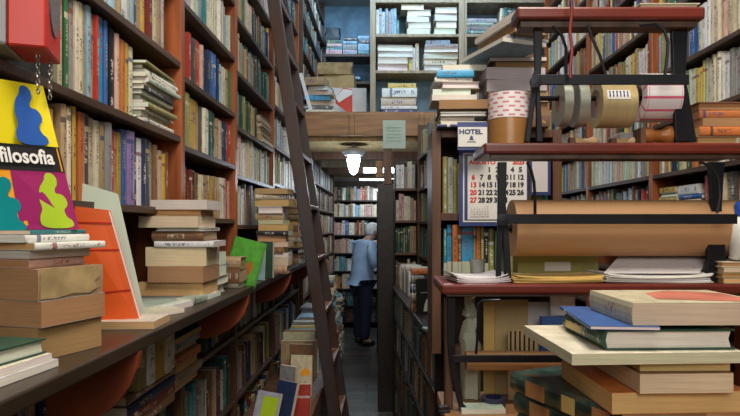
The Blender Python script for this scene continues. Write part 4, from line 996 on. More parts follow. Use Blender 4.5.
for (u, y, nl) in ((38, 1.12, 9), (50, 1.17, 9)):
    ch = MB(); x = (u-U0)*y/F; zz = zb-.004
    for i in range(nl):
        r0 = .0055; cz = zz-.006-i*.0085; a1 = (i % 2)*math.pi/2
        ring = [Vector((x+math.cos(a1)*r0*.6*math.cos(q*math.pi/4), y+math.sin(a1)*r0*.6*math.cos(q*math.pi/4), cz+r0*math.sin(q*math.pi/4))) for q in range(9)]
        ch.tube(ring, .0012, n=5)
    ch.build('chain', 'chain', t)

# ------------------------------------------------------------------ ladder
lt = thing('library_ladder', (-.2, 3.38, 0), 'dark worn wooden ladder leaning across the left shelves', 'ladder')
def lx(z):     # x of the rail at height z
    v = V0-(z-H)*F/3.2; u = 349.5-(515-v)*.147; return (u-U0)*3.2/F
for (y, th, mat) in ((3.18, .032, 'wood_ladder'), (3.58, .032, 'wood_ladder')):
    m = MB(); z0, z1 = .0, 3.4
    a = Vector((lx(z0), y, z0)); b = Vector((lx(z1), y, z1))
    m.obox(a-Vector((.035, 0, 0)), (.07, 0, 0), (0, th, 0), b-a)
    for v in m.v: v.z = max(v.z, 0)
    m.build('rail', mat, lt, bevel=.004)
for i in range(11):
    z = .25+i*.29
    MB().box(lx(z)-.03, lx(z)+.035, 3.2125, 3.5795, z-.012, z+.012).build('rung', 'wood_ladder_worn', lt, bevel=.003)

# ------------------------------------------------------------------ counter and paper dispenser
ZC = H-.43
ct = thing('counter', (.9, 1.2, 0), 'wooden counter at lower right carrying the paper dispenser and books', 'counter')
MB().box(.135, 1.38, .32, 1.5, ZC-.03, ZC).build('worktop', 'wood_honey', ct, bevel=.003)
MB().box(.17, .19, .4, 1.46, 0, ZC-.0301).build('side_panel', 'wood_dark', ct)
MB().box(1.34, 1.36, .4, 1.46, 0, ZC-.0301).build('side_panel', 'wood_dark', ct)
MB().box(.1905, 1.3395, .42, .44, 0, ZC-.0301).build('front_panel', 'wood_dark', ct)
ds = thing('paper_dispenser', (.75, 1.35, ZC), 'three-tier red board and black iron wrapping paper dispenser on the counter', 'dispenser')
YD = 1.30
# boards: (u0,u1,vtop,vbottom) at the front plane, depth
def board(u0, u1, v0, v1, d=.20, Y=YD):
    a, b = px(u0, v0, Y), px(u1, v1, Y)
    MB().box(a.x, b.x, Y, Y+d, b.z, a.z).build('shelf_board', 'wood_red_h', ds, bevel=.006)
    return a.z
zt_ = board(517, 706, 6, 19, .065); MB().box(px(522, 0, YD).x, px(700, 0, YD).x, YD+.012, YD+.055, px(0, 25, YD).z, px(0, 19.2, YD).z).build('apron', 'wood_dark', ds)
zm_ = board(484, 760, 142.5, 153.5, .17); MB().box(px(492, 0, YD).x, px(752, 0, YD).x, YD+.012, YD+.03, px(0, 158, YD).z, px(0, 153.7, YD).z).build('apron', 'wood_dark', ds)
zb_ = board(441, 775, 284, 294.5, .22); MB().box(px(447, 0, YD).x, px(770, 0, YD).x, YD+.012, YD+.2, px(0, 297, YD).z, px(0, 294.7, YD).z).build('apron', 'wood_dark', ds)
# iron sides (tapering, cast): list of outline polygons in picture coordinates
def iron(name, polys, Y, th=.012, mat='iron', off=0):
    m = MB()
    for poly in polys:
        pts = [px(u, v, Y) for u, v in poly]
        m.prism([(p.x, p.z) for p in pts], (1, 0, 0), (0, 0, 1), (0, Y+off, 0), (0, th, 0))
    return m.build(name, mat, ds, bevel=.0015)
YI = YD+.03
iron('iron_side', [[(534, 27), (543, 27), (541, 80), (540, 88), (543, 141.5), (537, 141.5), (536.5, 95), (530, 141.5), (525, 141.5), (532, 92), (531, 80), (535, 70)]], YI, off=0)
iron('iron_side', [[(672, 27), (688, 27), (686, 78), (690, 100), (697, 141.5), (676, 141.5), (674, 80)]], YI)
iron('iron_side', [[(498, 162), (507, 162), (506, 205), (508, 222), (512, 283.5), (505, 283.5), (503, 235), (501, 283.5), (496, 283.5), (498, 222), (498, 205)]], YI)
iron('iron_side', [[(709, 162), (725, 162), (722, 208), (727, 262), (723, 283.5), (706, 283.5), (708, 262), (708, 240), (712, 205)]], YI)
iron('iron_side', [[(447, 297), (456, 297), (455, 350), (463, 404), (470, 411), (460, 411), (452, 380), (448, 350)]], YI)
iron('iron_side', [[(745, 297), (757, 297), (757, 411), (745, 411)]], YI)
MB().box(px(446, 0, YI).x, px(454, 0, YI).x, YI+.02, YI+.05, ZC+.001, px(0, 297, YI+.03).z-.002).build('wooden_leg', 'wood_mid', ds, bevel=.003)
MB().box(px(747, 0, YI).x, px(757, 0, YI).x, YI+.02, YI+.05, ZC+.001, px(0, 297, YI+.03).z-.002).build('wooden_leg', 'wood_red_h', ds, bevel=.003)
# cutter bars
for (u0, u1, v0, v1) in ((534, 688, 75, 85), (499, 736, 214, 224), (452, 757, 355, 362)):
    a, b = px(u0, v0, YD-.005), px(u1, v1, YD-.005)
    MB().box(a.x, b.x, YD-.011, YD-.003, b.z, a.z).build('cutter_bar', 'iron', ds, bevel=.001)
# collars where bars meet sides
for (u, v) in ((536, 82), (503, 220)):
    p = px(u, v, YD-.01); MB().lathe((p.x, YD-.016, p.z), (0, 1, 0), [(.003, 0), (.013, .001), (.014, .006), (.013, .012), (.004, .012)], n=18).build('collar', 'iron', ds)
# spring rods from the board to the bar
def rod(pts, Y=YD+.0, r=.0035, name='spring_rod'):
    MB().tube([px(u, v, Y-.001*i) for i, (u, v) in enumerate(pts)], r, n=8).build(name, 'iron', ds)
rod([(527, 162), (531, 170), (534, 182), (535, 198), (535, 214)])
rod([(700, 162), (711, 166), (718, 178), (720, 196), (717, 213)])
rod([(553, 26), (562, 36), (566, 48), (566, 62), (566, 74)])
rod([(588, 25), (592, 38), (600, 56), (606, 76)])
rod([(640, 25), (655, 24), (664, 30), (668, 42), (667, 58), (665, 75)])
rod([(476, 354), (478, 330), (478, 304), (482, 300.5), (500, 300)], r=.003)
# twisted red cord at the top
MB().tube([px(571+math.sin(i)*1.0, 0+i*6.5, 1.27) for i in range(13)], .0035, n=7).build('cord', 'red_dark', ds)

# kraft roll
def roll(name, label, cat, x0, x1, Y, z, r, mat, rc, core='kraft_core', group=None, axis=(1, 0, 0), uvs=None):
    t = thing(name, ((x0+x1)/2, Y, z-r), label, cat, group)
    m = MB(); L = x1-x0
    m.lathe((x0, Y, z), (1, 0, 0), [(rc, 0), (r-.001, 0), (r, .001), (r, L-.001), (r-.001, L), (rc, L)], n=48, close=True)
    def uvf(p):
        return (p.x-x0)/max(L, .001), math.atan2(p.z-z, -(p.y-Y))/(2*math.pi)*1.0
    m.build('paper_roll' if 'kraft' in mat else 'tape', mat, t, uvfn=uvf)
    m = MB(); m.lathe((x0+.001, Y, z), (1, 0, 0), [(rc-.004 if core != 'tape_core' else .0075, 0), (rc-.0002, 0), (rc-.0002, L-.002), (rc-.004 if core != 'tape_core' else .0075, L-.002)], n=32, close=True); m.build('core', core, t)
    return t
YK = 1.385; zk = H-.0015-.004
k = YK/F
t = roll('kraft_roll', 'big brown wrapping paper roll mounted behind the middle cutter bar', 'paper roll', (511-U0)*k, (733-U0)*k, YK, H-(228-V0)*k, 28*k, 'kraft', .014)
MB().cyl(((500-U0)*k, YK, H-(228-V0)*k), ((738-U0)*k, YK, H-(228-V0)*k), .008).build('spindle', 'iron', ds)
t = roll('kraft_roll', 'narrow tan paper roll behind the lowest cutter bar', 'paper roll', (465-U0)*YK/F, (585-U0)*YK/F, YK-.01, H-(359.5-V0)*k, 9.5*k, 'kraft', .008)
MB().cyl(((452-U0)*k, YK-.01, H-(359.5-V0)*k), ((590-U0)*k, YK-.01, H-(359.5-V0)*k), .005).build('spindle', 'iron', ds)
# hanging tape rolls
kk = 1.36/F; YT = 1.375
zrod = H-(97-V0)*kk
MB().cyl(((540-U0)*kk, YT, zrod), ((680-U0)*kk, YT, zrod), .006).build('spindle', 'iron', ds)
def zr(v): return H-(v-V0)*YT/F
sx = YT/F
roll('tape_roll', 'left of the two silvery tape rolls hanging on the upper bar', 'tape', (558-U0)*sx, (567-U0)*sx, YT, zr(104), 23*sx, 'tape_silver', .022, 'tape_core')
roll('tape_roll', 'right of the two silvery tape rolls, next to the clear one', 'tape', (573-U0)*sx, (583-U0)*sx, YT, zr(104), 23*sx, 'tape_silver', .022, 'tape_core')
tr = roll('tape_roll', 'wide clear yellowish packing tape roll with a white barcode strip', 'tape', (595-U0)*sx, (629-U0)*sx, YT, zr(105), 23*sx, 'tape_clear', .034, 'tape_core')
# barcode strip on its front
st = MB(); r_ = 23*sx+.0006
for i in range(6):
    a0 = math.radians(2+i*4); a1 = math.radians(2+(i+1)*4)
    z0_, z1_ = zr(105)+r_*math.sin(a0), zr(105)+r_*math.sin(a1); y0_, y1_ = YT-r_*math.cos(a0), YT-r_*math.cos(a1)
    x0_, x1_ = (606-U0)*1.33/F, (629-U0)*1.33/F
    st.add([(x0_, y0_, z0_), (x1_, y0_, z0_), (x1_, y1_, z1_), (x0_, y1_, z1_)], [(0, 1, 2, 3)])
st.build('barcode_label', 'paper', tr)
sb = MB(); r_ += .0006
for j in range(6):
    for i in (1, 3):
        a0 = math.radians(4+i*4); a1 = math.radians(4+(i+1)*4+3)
        z0_, z1_ = zr(105)+r_*math.sin(a0), zr(105)+r_*math.sin(a1); y0_, y1_ = YT-r_*math.cos(a0), YT-r_*math.cos(a1)
        x0_ = (608+j*3.5-U0)*1.33/F; x1_ = x0_+.0032
        sb.add([(x0_, y0_, z0_), (x1_, y0_, z0_), (x1_, y1_, z1_), (x0_, y1_, z1_)], [(0, 1, 2, 3)])
sb.build('printed_digits', 'text_navy', tr)
roll('label_roll', 'white price label roll with red outlines hanging at right of the upper bar', 'label roll', (637-U0)*sx, (672-U0)*sx, YT, zr(98), 24*sx, 'label_printed', .03, 'paper_lilac')
# standing tapes at left of the middle board
def vroll(name, label, u0, u1, v0, v1, Y, mat, rc, group=None):
    r = (u1-u0)/2*Y/F; c = px((u0+u1)/2, v1, Y); h = (v1-v0)*Y/F
    return c, r, h
Yt = 1.385; r = 20.4*Yt/F; cx = (509-U0)*Yt/F; z = zm_+.0005
for (nm, lab, h, mat) in (('tape_roll', 'shiny brown packing tape roll lying flat on the middle board', .064, 'tape_brown'), ('tape_roll', 'white tape roll with pink printing on top of the brown one', .060, 'tape_printed')):
    rr = r if mat == 'tape_brown' else r*1.012
    t = thing(nm, (cx, Yt, z), lab, 'tape', 'flat tape rolls at the left of the middle board')
    m = MB(); m.lathe((cx, Yt, z), (0, 0, 1), [(.038, 0), (rr, 0), (rr, h), (.038, h)], n=48, close=True)
    m.build('tape', mat, t, uvfn=lambda p: (math.atan2(p.y-Yt, p.x-cx)/(2*math.pi)*1.6, (p.z-z)*11))
    MB().lathe((cx, Yt, z+.0005), (0, 0, 1), [(.034, 0), (.0378, 0), (.0378, h-.001), (.034, h-.001)], n=32, close=True).build('core', 'kraft_core', t)
    z += h+.0005
# stamps and knobs on the middle board
def stamp(u0, u1, v, Y, label, mat, rad):
    k = Y/F; x0 = (u0-U0)*k; x1 = (u1-U0)*k; z = zm_+rad*k+.0006
    t = thing('rubber_stamp', (x0, Y, zm_), label, 'stamp')
    L = x1-x0; R_ = rad*k
    MB().lathe((x0, Y, z), (1, 0, 0), [(R_*.2, 0), (R_*.75, L*.03), (R_*.85, L*.18), (R_*.6, L*.38), (R_*.62, L*.6), (R_, L*.78), (R_*.95, L*.92), (R_*.4, L)], n=22).build('handle', mat, t)
    MB().box(x0-.012, x0-.0005, Y-R_*.9, Y+R_*.9, zm_+.0006, zm_+R_*1.7).build('stamp_block', 'wood_mid', t)
stamp(574, 598, 137, 1.37, 'cream-handled rubber stamp lying under the silvery tapes', 'knob_wood', 5)
stamp(615, 637, 137, 1.38, 'pale-handled rubber stamp lying under the clear tape', 'knob_wood', 5)
stamp(642, 674, 133, 1.36, 'large orange-brown rubber stamp lying under the label roll', 'stamp_wood', 10)
t = parcel('eraser_box', 'small white packet behind the pale-handled stamp', 'packet', (618-U0)*1.45/F, (636-U0)*1.45/F, 1.44, 1.48, zm_+.0005, zm_+.045, 'paper_lilac')
# brown stack at right of the middle board
pile(1.40, zm_+.0005, [(693, 742, 3, 'cream', 'near', 'p'), (696, 738, 9, 'tan', 'far', 'o'), (697, 745, 9, 'orange', 'near', 'o'), (701, 748, 9, 'brown', 'far', 'k'), (700, 750, 8, 'orange', 'near', 'k'), (700, 750, 9, 'brown', 'far', 'k')], 'the brown stack at right of the middle board', 'brown stack at right of the middle board', D=.1, rot=.03)
# books on the very top board
for i, (u0, u1, c) in enumerate([(640, 700, 'cream')]):
    lay((u0-U0)*1.36/F, 1.36, 0, (u1-u0)*1.36/F, .12, zt_, .03, c, 'far', 'p', label='cream-edged book lying on the topmost red board')

# things on the lower board
def sheet(name, label, cat, u0, u1, Y, z, D, n, mat, rot=0, lift=.0):
    k = Y/F; x0 = (u0-U0)*k; W = (u1-u0)*k; t = thing(name, (x0+W/2, Y+D/2, z), label, cat)
    q = random.Random(int(u0*7)); zc_ = z+.0004
    for i in range(n):
        R = Matrix.Rotation(rot+q.uniform(-.06, .06), 3, 'Z'); c = Vector((x0+W/2+q.uniform(-.006, .006), Y+D/2+q.uniform(-.004, .004), 0)); T = q.uniform(.0018, .0035)
        m = MB(); N = 8; vs = []; 
        for j in range(N+1):
            for s in (0, 1):
                p = c+R @ Vector((-W/2+W*j/N, (-D/2 if s == 0 else D/2), 0)); e = abs(j/N-.5)*2
                hgt = zc_+lift*(e**3)*(i+1)/n
                vs.append(Vector((p.x, p.y, hgt)))
        for p in list(vs): vs.append(p+UP*T*.9)
        M_ = 2*(N+1); fs = []
        for j in range(N):
            a = 2*j; fs += [(a, a+1, a+3, a+2), (M_+a, M_+a+2, M_+a+3, M_+a+1), (a, a+2, M_+a+2, M_+a), (a+1, M_+a+1, M_+a+3, a+3)]
        fs += [(0, M_, M_+1, 1), (2*N, 2*N+1, M_+2*N+1, M_+2*N)]
        m.add(vs, fs); m.build('sheet', mat, t); zc_ += T
    return t, zc_
zb0 = zb_+.0004
sheet('paper_stack', 'loose white and lilac papers at the left end of the lower board', 'paper', 452, 508, 1.32, zb0, .12, 4, 'paper_lilac', .12, .010)
sheet('envelope_stack', 'stack of tan envelopes on the lower board left of centre', 'envelopes', 513, 603, 1.315, zb0, .12, 5, 'paper_tan', .03, .004)
t, zz = sheet('paper_stack', 'white and grey papers heaped on the lower board under the big roll', 'paper', 605, 712, 1.315, zb0, .13, 6, 'paper', .02, .006)
# big sloping sheet on it
a = [px(604, 273, 1.33), px(700, 273, 1.33), px(708, 252.5, 1.42), px(622, 252.5, 1.42)]
MB().add(a+[p-UP*.0012 for p in a], [(0, 1, 2, 3), (7, 6, 5, 4), (0, 4, 5, 1), (1, 5, 6, 2), (2, 6, 7, 3), (3, 7, 4, 0)]).build('sheet', 'paper_lilac', t)
t2 = thing('box_file', (px(555, 0, 1.47).x, 1.47, zb0), 'olive yellow card box behind the envelopes, under the big roll', 'box')
a_, b_ = px(516, 252, 1.475), px(596, 283, 1.475)
MB().box(a_.x, b_.x, 1.455, 1.515, zb0, a_.z).build('body', 'olive_card', t2, bevel=.002)
MB().box(px(545, 0, 1.45).x, px(571, 0, 1.45).x, 1.4535, 1.4545, px(0, 271, 1.45).z, px(0, 262, 1.45).z).build('label_slip', 'paper', t2)
# glass
c = px(480, 282, 1.42)
t = MB().lathe((c.x, 1.46, zb0), (0, 0, 1), [(.013, 0), (.017, .001), (.020, .045), (.0185, .045), (.0155, .004), (.0, .004)], n=24).build('drinking_glass', 'glass_pale'); tag(t, 'small empty glass on the lower board beside the loose papers', 'glass')
# bottle
k = 1.325/F; cx = (743-U0)*k
t = thing('bottle', (cx, 1.325, zb0), 'white plastic bottle with a blue cap at the right edge', 'bottle')
zb1 = H-(262-V0)*k
MB().lathe((cx, 1.325, zb0+.053), (0, 0, 1), [(.026, 0), (.029, .004), (.029, .075), (.022, .092), (.013, .1)], n=28).build('body', 'bottle_white', t)
MB().lathe((cx, 1.325, zb0+.154), (0, 0, 1), [(.018, 0), (.018, .022), (.014, .03), (.006, .034)], n=20).build('cap', 'cap_blue', t)
text('AV', .02, (cx-.024, 1.2945, zb0+.085), EX, EZ, 'text_green', t, 'label_text')
pile(1.305, zb0, [(724, 760, 5, 'cream', 'far', 'o'), (722, 760, 6, 'tan', 'far', 'o'), (724, 760, 5, 'yellow', 'far', 'p'), (722, 760, 6, 'cream', 'far', 'o')], 'the pale pile under the bottle', 'pale pile under the bottle', D=.1, rot=.01, jy=0)

# ------------------------------------------------------------------ under the dispenser, on the counter
t = thing('cardboard_sheets', (.47, 1.46, ZC), 'upright tan cardboard panels with black stripes behind the lowest roll', 'cardboard')
YP = 1.47; k = YP/F
a, b = px(495, 300, YP), px(528, 358, YP)
MB().box(a.x, b.x, YP, YP+.01, ZC+.001, a.z).build('panel', 'card', t)
MB().box(b.x+.0005, px(562, 0, YP).x, YP+.002, YP+.008, ZC+.001, a.z-.006).build('panel', 'paper_lilac', t)
MB().box(px(484, 0, YP).x, a.x-.0005, YP+.003, YP+.009, ZC+.001, a.z).build('panel', 'paper_tan', t)
MB().box(px(508, 0, YP-.05).x, px(538, 0, YP-.05).x, YP-.05, YP-.045, ZC+.001, px(0, 330, YP-.05).z).build('barcode_card', 'card', t)
m = MB()
for i in range(6): 
    x = px(510+i*4.6, 0, YP-.052).x; m.box(x, x+.004, YP-.0515, YP-.0502, px(0, 349, YP).z, px(0, 331, YP-.05).z)
m.build('black_stripes', 'black_paint', t)
# crumpled greenish-white paper cone
c = px(470, 345, 1.45); 
t = MB(); prof = [(9, 345), (9, 338), (7, 331), (5.5, 322), (5, 318), (6.5, 315), (5.5, 311), (4, 306), (4.5, 300), (5.5, 296)]
t.lathe((c.x, 1.45, ZC+.001), (0, 0, 1), [(.024, 0)]+[(rr*1.45/F, (400-v)*1.45/F-.004*0-(ZC+.001-px(0, 400, 1.45).z)) for rr, v in prof], n=14)
q = random.Random(3)
for v in t.v: v.x += q.uniform(-.006, .006); v.y += q.uniform(-.006, .006); v.z += q.uniform(-.003, .003) if v.z > ZC+.01 else 0
t = t.build('paper_bundle', 'waxy'); tag(t, 'crumpled greenish-white paper bundle standing under the dispenser', 'paper')
upright(px(542, 0, 1.40).x, 1.42, ZC+.001, .075, .205, .012, 'blue', .25, 'blue booklet standing among papers behind the striped card', lean=.02, plain=True)
upright(px(556, 0, 1.40).x, 1.45, ZC+.001, .06, .25, .008, 'white', -.1, 'white leaflet sticking up beside the blue booklet', lean=.02, plain=True)
c = px(495, 395, 1.36)
t = MB().lathe((c.x, 1.38, ZC+.0006), (0, 0, 1), [(.019, 0), (.029, 0), (.029, .02), (.019, .02)], n=32, close=True).build('tape_roll', 'tape_blue'); tag(t, 'dark blue tape roll lying on the counter under the dispenser', 'tape')
lay((462-U0)*1.31/F, 1.315, .03, .1, .05, ZC, .012, 'pale green', 'far', 'w', label='pale green notepad lying on the counter under the lowest roll')
c = px(444, 406, 1.33)
t = thing('stapler', (c.x, 1.33, ZC), 'small black stapler on the left corner of the counter', 'stapler')
MB().box(c.x-.012, c.x+.014, 1.325, 1.34, ZC+.0005, ZC+.006).build('base', 'black_paint', t, bevel=.001)
MB().obox((c.x-.012, 1.326, ZC+.0065), (.024, 0, .004), (0, .012, 0), (0, 0, .008)).build('arm', 'black_paint', t, bevel=.002)

# ------------------------------------------------------------------ foreground books at lower right
# e1: left -> right & slightly away; corners towards camera
Yf = .95
zz = ZC+.0005
F_ = lambda u, Y: (u-U0)*Y/F
ents = [  # cx, cy, deg, L, D, T, colour, spine, page, hard, label
 (F_(520, 1.11), 1.11, -64, .26, .20, .036, 'dark green', 'near', 'p', True, 'patterned hardback lowest in the right foreground pile'),
 (F_(517, 1.11), 1.11, -65, .26, .20, .036, 'dark green', 'near', 'p', True, 'green and brown patterned hardback second lowest at lower right'),
 (F_(514, 1.11), 1.11, -64, .265, .20, .038, 'dark green', 'near', 'p', True, 'dark marbled hardback with brown spine blocks, third up at lower right'),
 (F_(511, 1.11), 1.115, -66, .27, .20, .038, 'dark green', 'near', 'p', True, 'dark hardback with patterned spine and red marks on its cover')]
for e in ents: 
    lay(e[0], e[1], math.radians(e[2]), e[3], e[4], zz, e[5], e[6], e[7], e[8], e[9], e[10], 'right foreground pile'); zz += e[5]
def corner(u, v, Y, deg, L, D, T, c, sp, pg, hard, lab):
    """place by the picture position of the bottom near corner"""
    p = px(u, v, Y); lay(p.x, p.y, math.radians(deg), L, D, p.z, T, c, sp, pg, hard, lab, 'right foreground pile'); return p.z+T
Y = .86; k = Y/F
z = zz
def nxt(u, deg, L, D, T, c, sp, pg, hard, lab, Y=.86):
    global z
    lay((u-U0)*Y/F, Y, math.radians(deg), L, D, z, T, c, sp, pg, hard, lab, 'right foreground pile'); z += T
nxt(612, 3, .21, .21, .033, 'orange', 'far', 'o', False, 'orange-brown paperback fifth up in the right foreground pile')
nxt(640, 2, .14, .17, .031, 'brown', 'far', 'p', False, 'cream-edged paperback with brown cover under the long cream book', .85)
nxt(640, 1, .135, .17, .014, 'tan', 'far', 'o', False, 'thin tan-edged booklet under the long cream book', .86)
nxt(572, 3, .26, .24, .017, 'ivory', 'far', 'p', False, 'long cream-paged book in the middle of the right foreground pile', .84)
nxt(603, 2, .20, .17, .031, 'dark green', 'start', 'w', True, 'thick dark green hardback with gold title at right')
nxt(590, -5, .10, .21, .006, 'blue', 'start', 'w', False, 'thin bright blue booklet under the top book at right')
nxt(632, 1, .21, .17, .034, 'cream', 'start', 'p', False, 'topmost book of the right foreground pile with a red and cream cover')

# ------------------------------------------------------------------ the man
def skin_fig(name, joints, edges, mat, parent, root=0, sub=2):
    me = bpy.data.meshes.new(name); me.from_pydata([Vector(j[0])*1.0 for j in joints], edges, [])
    o = bpy.data.objects.new(name, me); COL.objects.link(o)
    m = o.modifiers.new('s', 'SKIN'); 
    bm = bmesh.new(); bm.from_mesh(me); lay_ = bm.verts.layers.skin.verify()
    for v, j in zip(bm.verts, joints):
        r = j[1]; v[lay_].radius = (r, r) if not isinstance(r, tuple) else r
        v[lay_].use_root = (v.index == root)
    bm.to_mesh(me); bm.free()
    s = o.modifiers.new('d', 'SUBSURF'); s.levels = sub; s.render_levels = sub
    dg = bpy.context.evaluated_depsgraph_get(); ev = o.evaluated_get(dg)
    m2 = bpy.data.meshes.new_from_object(ev); COL.objects.unlink(o); bpy.data.objects.remove(o)
    m2.materials.clear(); m2.materials.append(MATS[mat])
    for p in m2.polygons: p.use_smooth = True
    n = bpy.data.objects.new(name, m2); COL.objects.link(n); n.parent = parent
    return n
MX, MY = -.295, 7.75; AZ = math.radians(28)
man = thing('person', (MX, MY, 0), 'white-haired person in a light blue shirt reading at the end of the aisle', 'person', rz=AZ)
# local frame: +x is where the person faces; +y the left side
J = [((-.02, 0, .86), .105), ((-.02, 0, .98), .11), ((0, 0, 1.14), .115), ((.02, 0, 1.29), .12), ((.06, 0, 1.37), .075), ((.105, 0, 1.42), .056),
     ((.14, 0, 1.47), .080), ((.155, 0, 1.53), .086), ((.15, 0, 1.565), .070),
     ((.02, -.19, 1.33), .062), ((.04, -.225, 1.08), .045), ((.16, -.17, 1.06), .036), ((.22, -.12, 1.10), .026), ((.255, -.10, 1.12), .030),
     ((.02, .19, 1.33), .062), ((.04, .225, 1.08), .045), ((.16, .17, 1.06), .036), ((.22, .12, 1.10), .026), ((.255, .10, 1.12), .030),
     ((-.01, -.08, .80), .08), ((0, -.10, .46), .062), ((-.03, -.10, .09), .042), ((.07, -.11, .045), .035),
     ((-.01, .08, .80), .08), ((0, .10, .46), .062), ((-.03, .10, .09), .042), ((.07, .11, .045), .035)]
E = [(0, 1), (1, 2), (2, 3), (3, 4), (4, 5), (5, 6), (6, 7), (7, 8), (3, 9), (9, 10), (10, 11), (11, 12), (12, 13), (3, 14), (14, 15), (15, 16), (16, 17), (17, 18),
     (0, 19), (19, 20), (20, 21), (21, 22), (0, 23), (23, 24), (24, 25), (25, 26)]
for s, hb, yy in ((-1, 13, -.10), (1, 18, .10)):
    for i in range(4):
        k0 = len(J); y = yy+(i-1.5)*.018
        J += [((.285, y, 1.128), .0095), ((.312, y, 1.122), .009), ((.330-abs(i-1.5)*.006, y, 1.108), .008)]; E += [(hb, k0), (k0, k0+1), (k0+1, k0+2)]
    k0 = len(J); J += [((.262, yy-s*.036, 1.132), .010), ((.29, yy-s*.046, 1.138), .009)]; E += [(hb, k0), (k0, k0+1)]
skin_fig('body', J, E, 'skin', man)
hm = Matrix.Translation((MX, MY, 0)) @ Matrix.Rotation(AZ, 4, 'Z')
def hp(x, y, z): return hm @ Vector((x, y, z))
R3 = hm.to_3x3()
MB().lathe(hp(.225, 0, 1.50), R3 @ Vector((1, 0, -.6)), [(.018, -.01), (.014, .01), (.006, .025)], n=10).build('nose', 'skin', man)
for y in (-.08, .08): MB().lathe(hp(.14, y, 1.505), R3 @ Vector((0, 1 if y > 0 else -1, 0)), [(.012, 0), (.027, .004), (.023, .014), (.008, .014)], n=12).build('ear', 'skin', man)
for y in (-.03, .03): MB().lathe(hp(.232, y, 1.525), R3 @ Vector((1, 0, 0)), [(.009, 0), (.007, .004), (.001, .006)], n=10).build('eye', 'black_paint', man)
MB().obox(hp(.228, -.022, 1.465), R3 @ Vector((.006, 0, 0)), R3 @ Vector((0, .044, 0)), UP*.006).build('mouth', 'red_dark', man)
# short white hair: a cap over the back and top of the skull, with soft irregular strands
hmb = MB(); vs = []; fs = []; NA, NB_ = 22, 12; q = random.Random(5)
for j in range(NB_+1):
    ph = math.pi*.62*j/NB_
    for i in range(NA):
        t_ = 2*math.pi*i/NA; r_ = 1+q.uniform(-.035, .035)
        # pole tipped backwards
        d_ = Vector((math.sin(ph)*math.cos(t_), math.sin(ph)*math.sin(t_), math.cos(ph)))
        d_ = Matrix.Rotation(-.62, 3, 'Y') @ d_
        vs.append(hp(.142+d_.x*.108*r_, d_.y*.090*r_, 1.535+d_.z*.100*r_))
for j in range(NB_):
    for i in range(NA): fs.append((j*NA+i, j*NA+(i+1) % NA, (j+1)*NA+(i+1) % NA, (j+1)*NA+i))
hmb.add(vs, fs, 0, True).build('hair', 'hair', man)
SJ = [((-.02, 0, .82), (.165, .150)), ((-.02, 0, .97), (.168, .152)), ((0, 0, 1.13), (.172, .160)), ((.015, 0, 1.27), (.170, .155)), ((.055, 0, 1.385), (.09, .085)),
      ((.02, -.19, 1.32), .085), ((.035, -.225, 1.18), .074), ((.045, -.232, 1.08), .066), ((.09, -.215, 1.07), .056), ((.02, .19, 1.32), .085), ((.035, .225, 1.18), .074), ((.045, .232, 1.08), .066), ((.09, .215, 1.07), .056)]
SE = [(0, 1), (1, 2), (2, 3), (3, 4), (3, 5), (5, 6), (6, 7), (7, 8), (3, 9), (9, 10), (10, 11), (11, 12)]
skin_fig('shirt', SJ, SE, 'shirt', man, 1)
TJ = [((-.02, 0, .88), (.14, .135)), ((-.01, -.08, .80), .112), ((0, -.095, .46), .090), ((-.03, -.10, .07), .072), ((-.01, .08, .80), .112), ((0, .095, .46), .090), ((-.03, .10, .07), .072)]
skin_fig('trousers', TJ, [(0, 1), (1, 2), (2, 3), (0, 4), (4, 5), (5, 6)], 'trousers', man, 0)
for y in (-.10, .10):
    skin_fig('shoe', [((-.07, y, .047), .045), ((.04, y, .042), .042), ((.13, y*1.1, .038), .038)], [(0, 1), (1, 2)], 'shoe', man, 1)
ob = thing('book', hp(.30, 0, 1.13), 'open white book held in the hands of the standing person', 'book')
MB().obox(hp(.27, -.12, 1.146), R3 @ Vector((.13, 0, .05)), R3 @ Vector((0, .119, -.01)), UP*.012).build('left_pages', 'paper', ob)
MB().obox(hp(.27, .001, 1.136), R3 @ Vector((.13, 0, .05)), R3 @ Vector((0, .119, .01)), UP*.012).build('right_pages', 'paper', ob)
# ------------------------------------------------------------------ choose which books become objects of their own
dg = bpy.context.evaluated_depsgraph_get(); dg.update()
geos = [book_geo(s) for s in SPECS]
V = []; Fc = []; own = []
for i, (s, (cv, pg)) in enumerate(zip(SPECS, geos)):
    for g in (cv, pg):
        n = len(V); V += [s['m'] @ Vector(p) for p in g[0]]
        for f in g[1]: Fc.append([x+n for x in f]); own.append(i)
nb_ = len(own)
for o in list(S.objects):
    if o.type != 'MESH': continue
    M = o.matrix_world; me = o.data; n = len(V)
    V += [M @ v.co for v in me.vertices]
    for p in me.polygons: Fc.append([x+n for x in p.vertices]); own.append(-1)
bvh = BVHTree.FromPolygons(V, Fc, all_triangles=False)
hits = [0]*len(SPECS); CAM = Vector((0, 0, H))
for iv in range(0, 416, 2):
    for iu in range(0, 740, 2):
        d = Vector(((iu+1-U0)/F, 1, -(iv+1-V0)/F)).normalized()
        loc, nrm, idx, dist = bvh.ray_cast(CAM, d)
        if idx is not None and own[idx] >= 0: hits[own[idx]] += 1
del bvh, V, Fc
mags = [i for i, s in enumerate(SPECS) if s['cat'] != 'book']
bk = sorted([i for i, s in enumerate(SPECS) if s['cat'] == 'book' and hits[i] > 0], key=lambda i: -hits[i])
print('books', len(SPECS), 'visible', len(bk), 'forced visible', sum(SPECS[i]['forced'] for i in bk))
NB = 292
single = set(bk[:NB]) | set(mags)
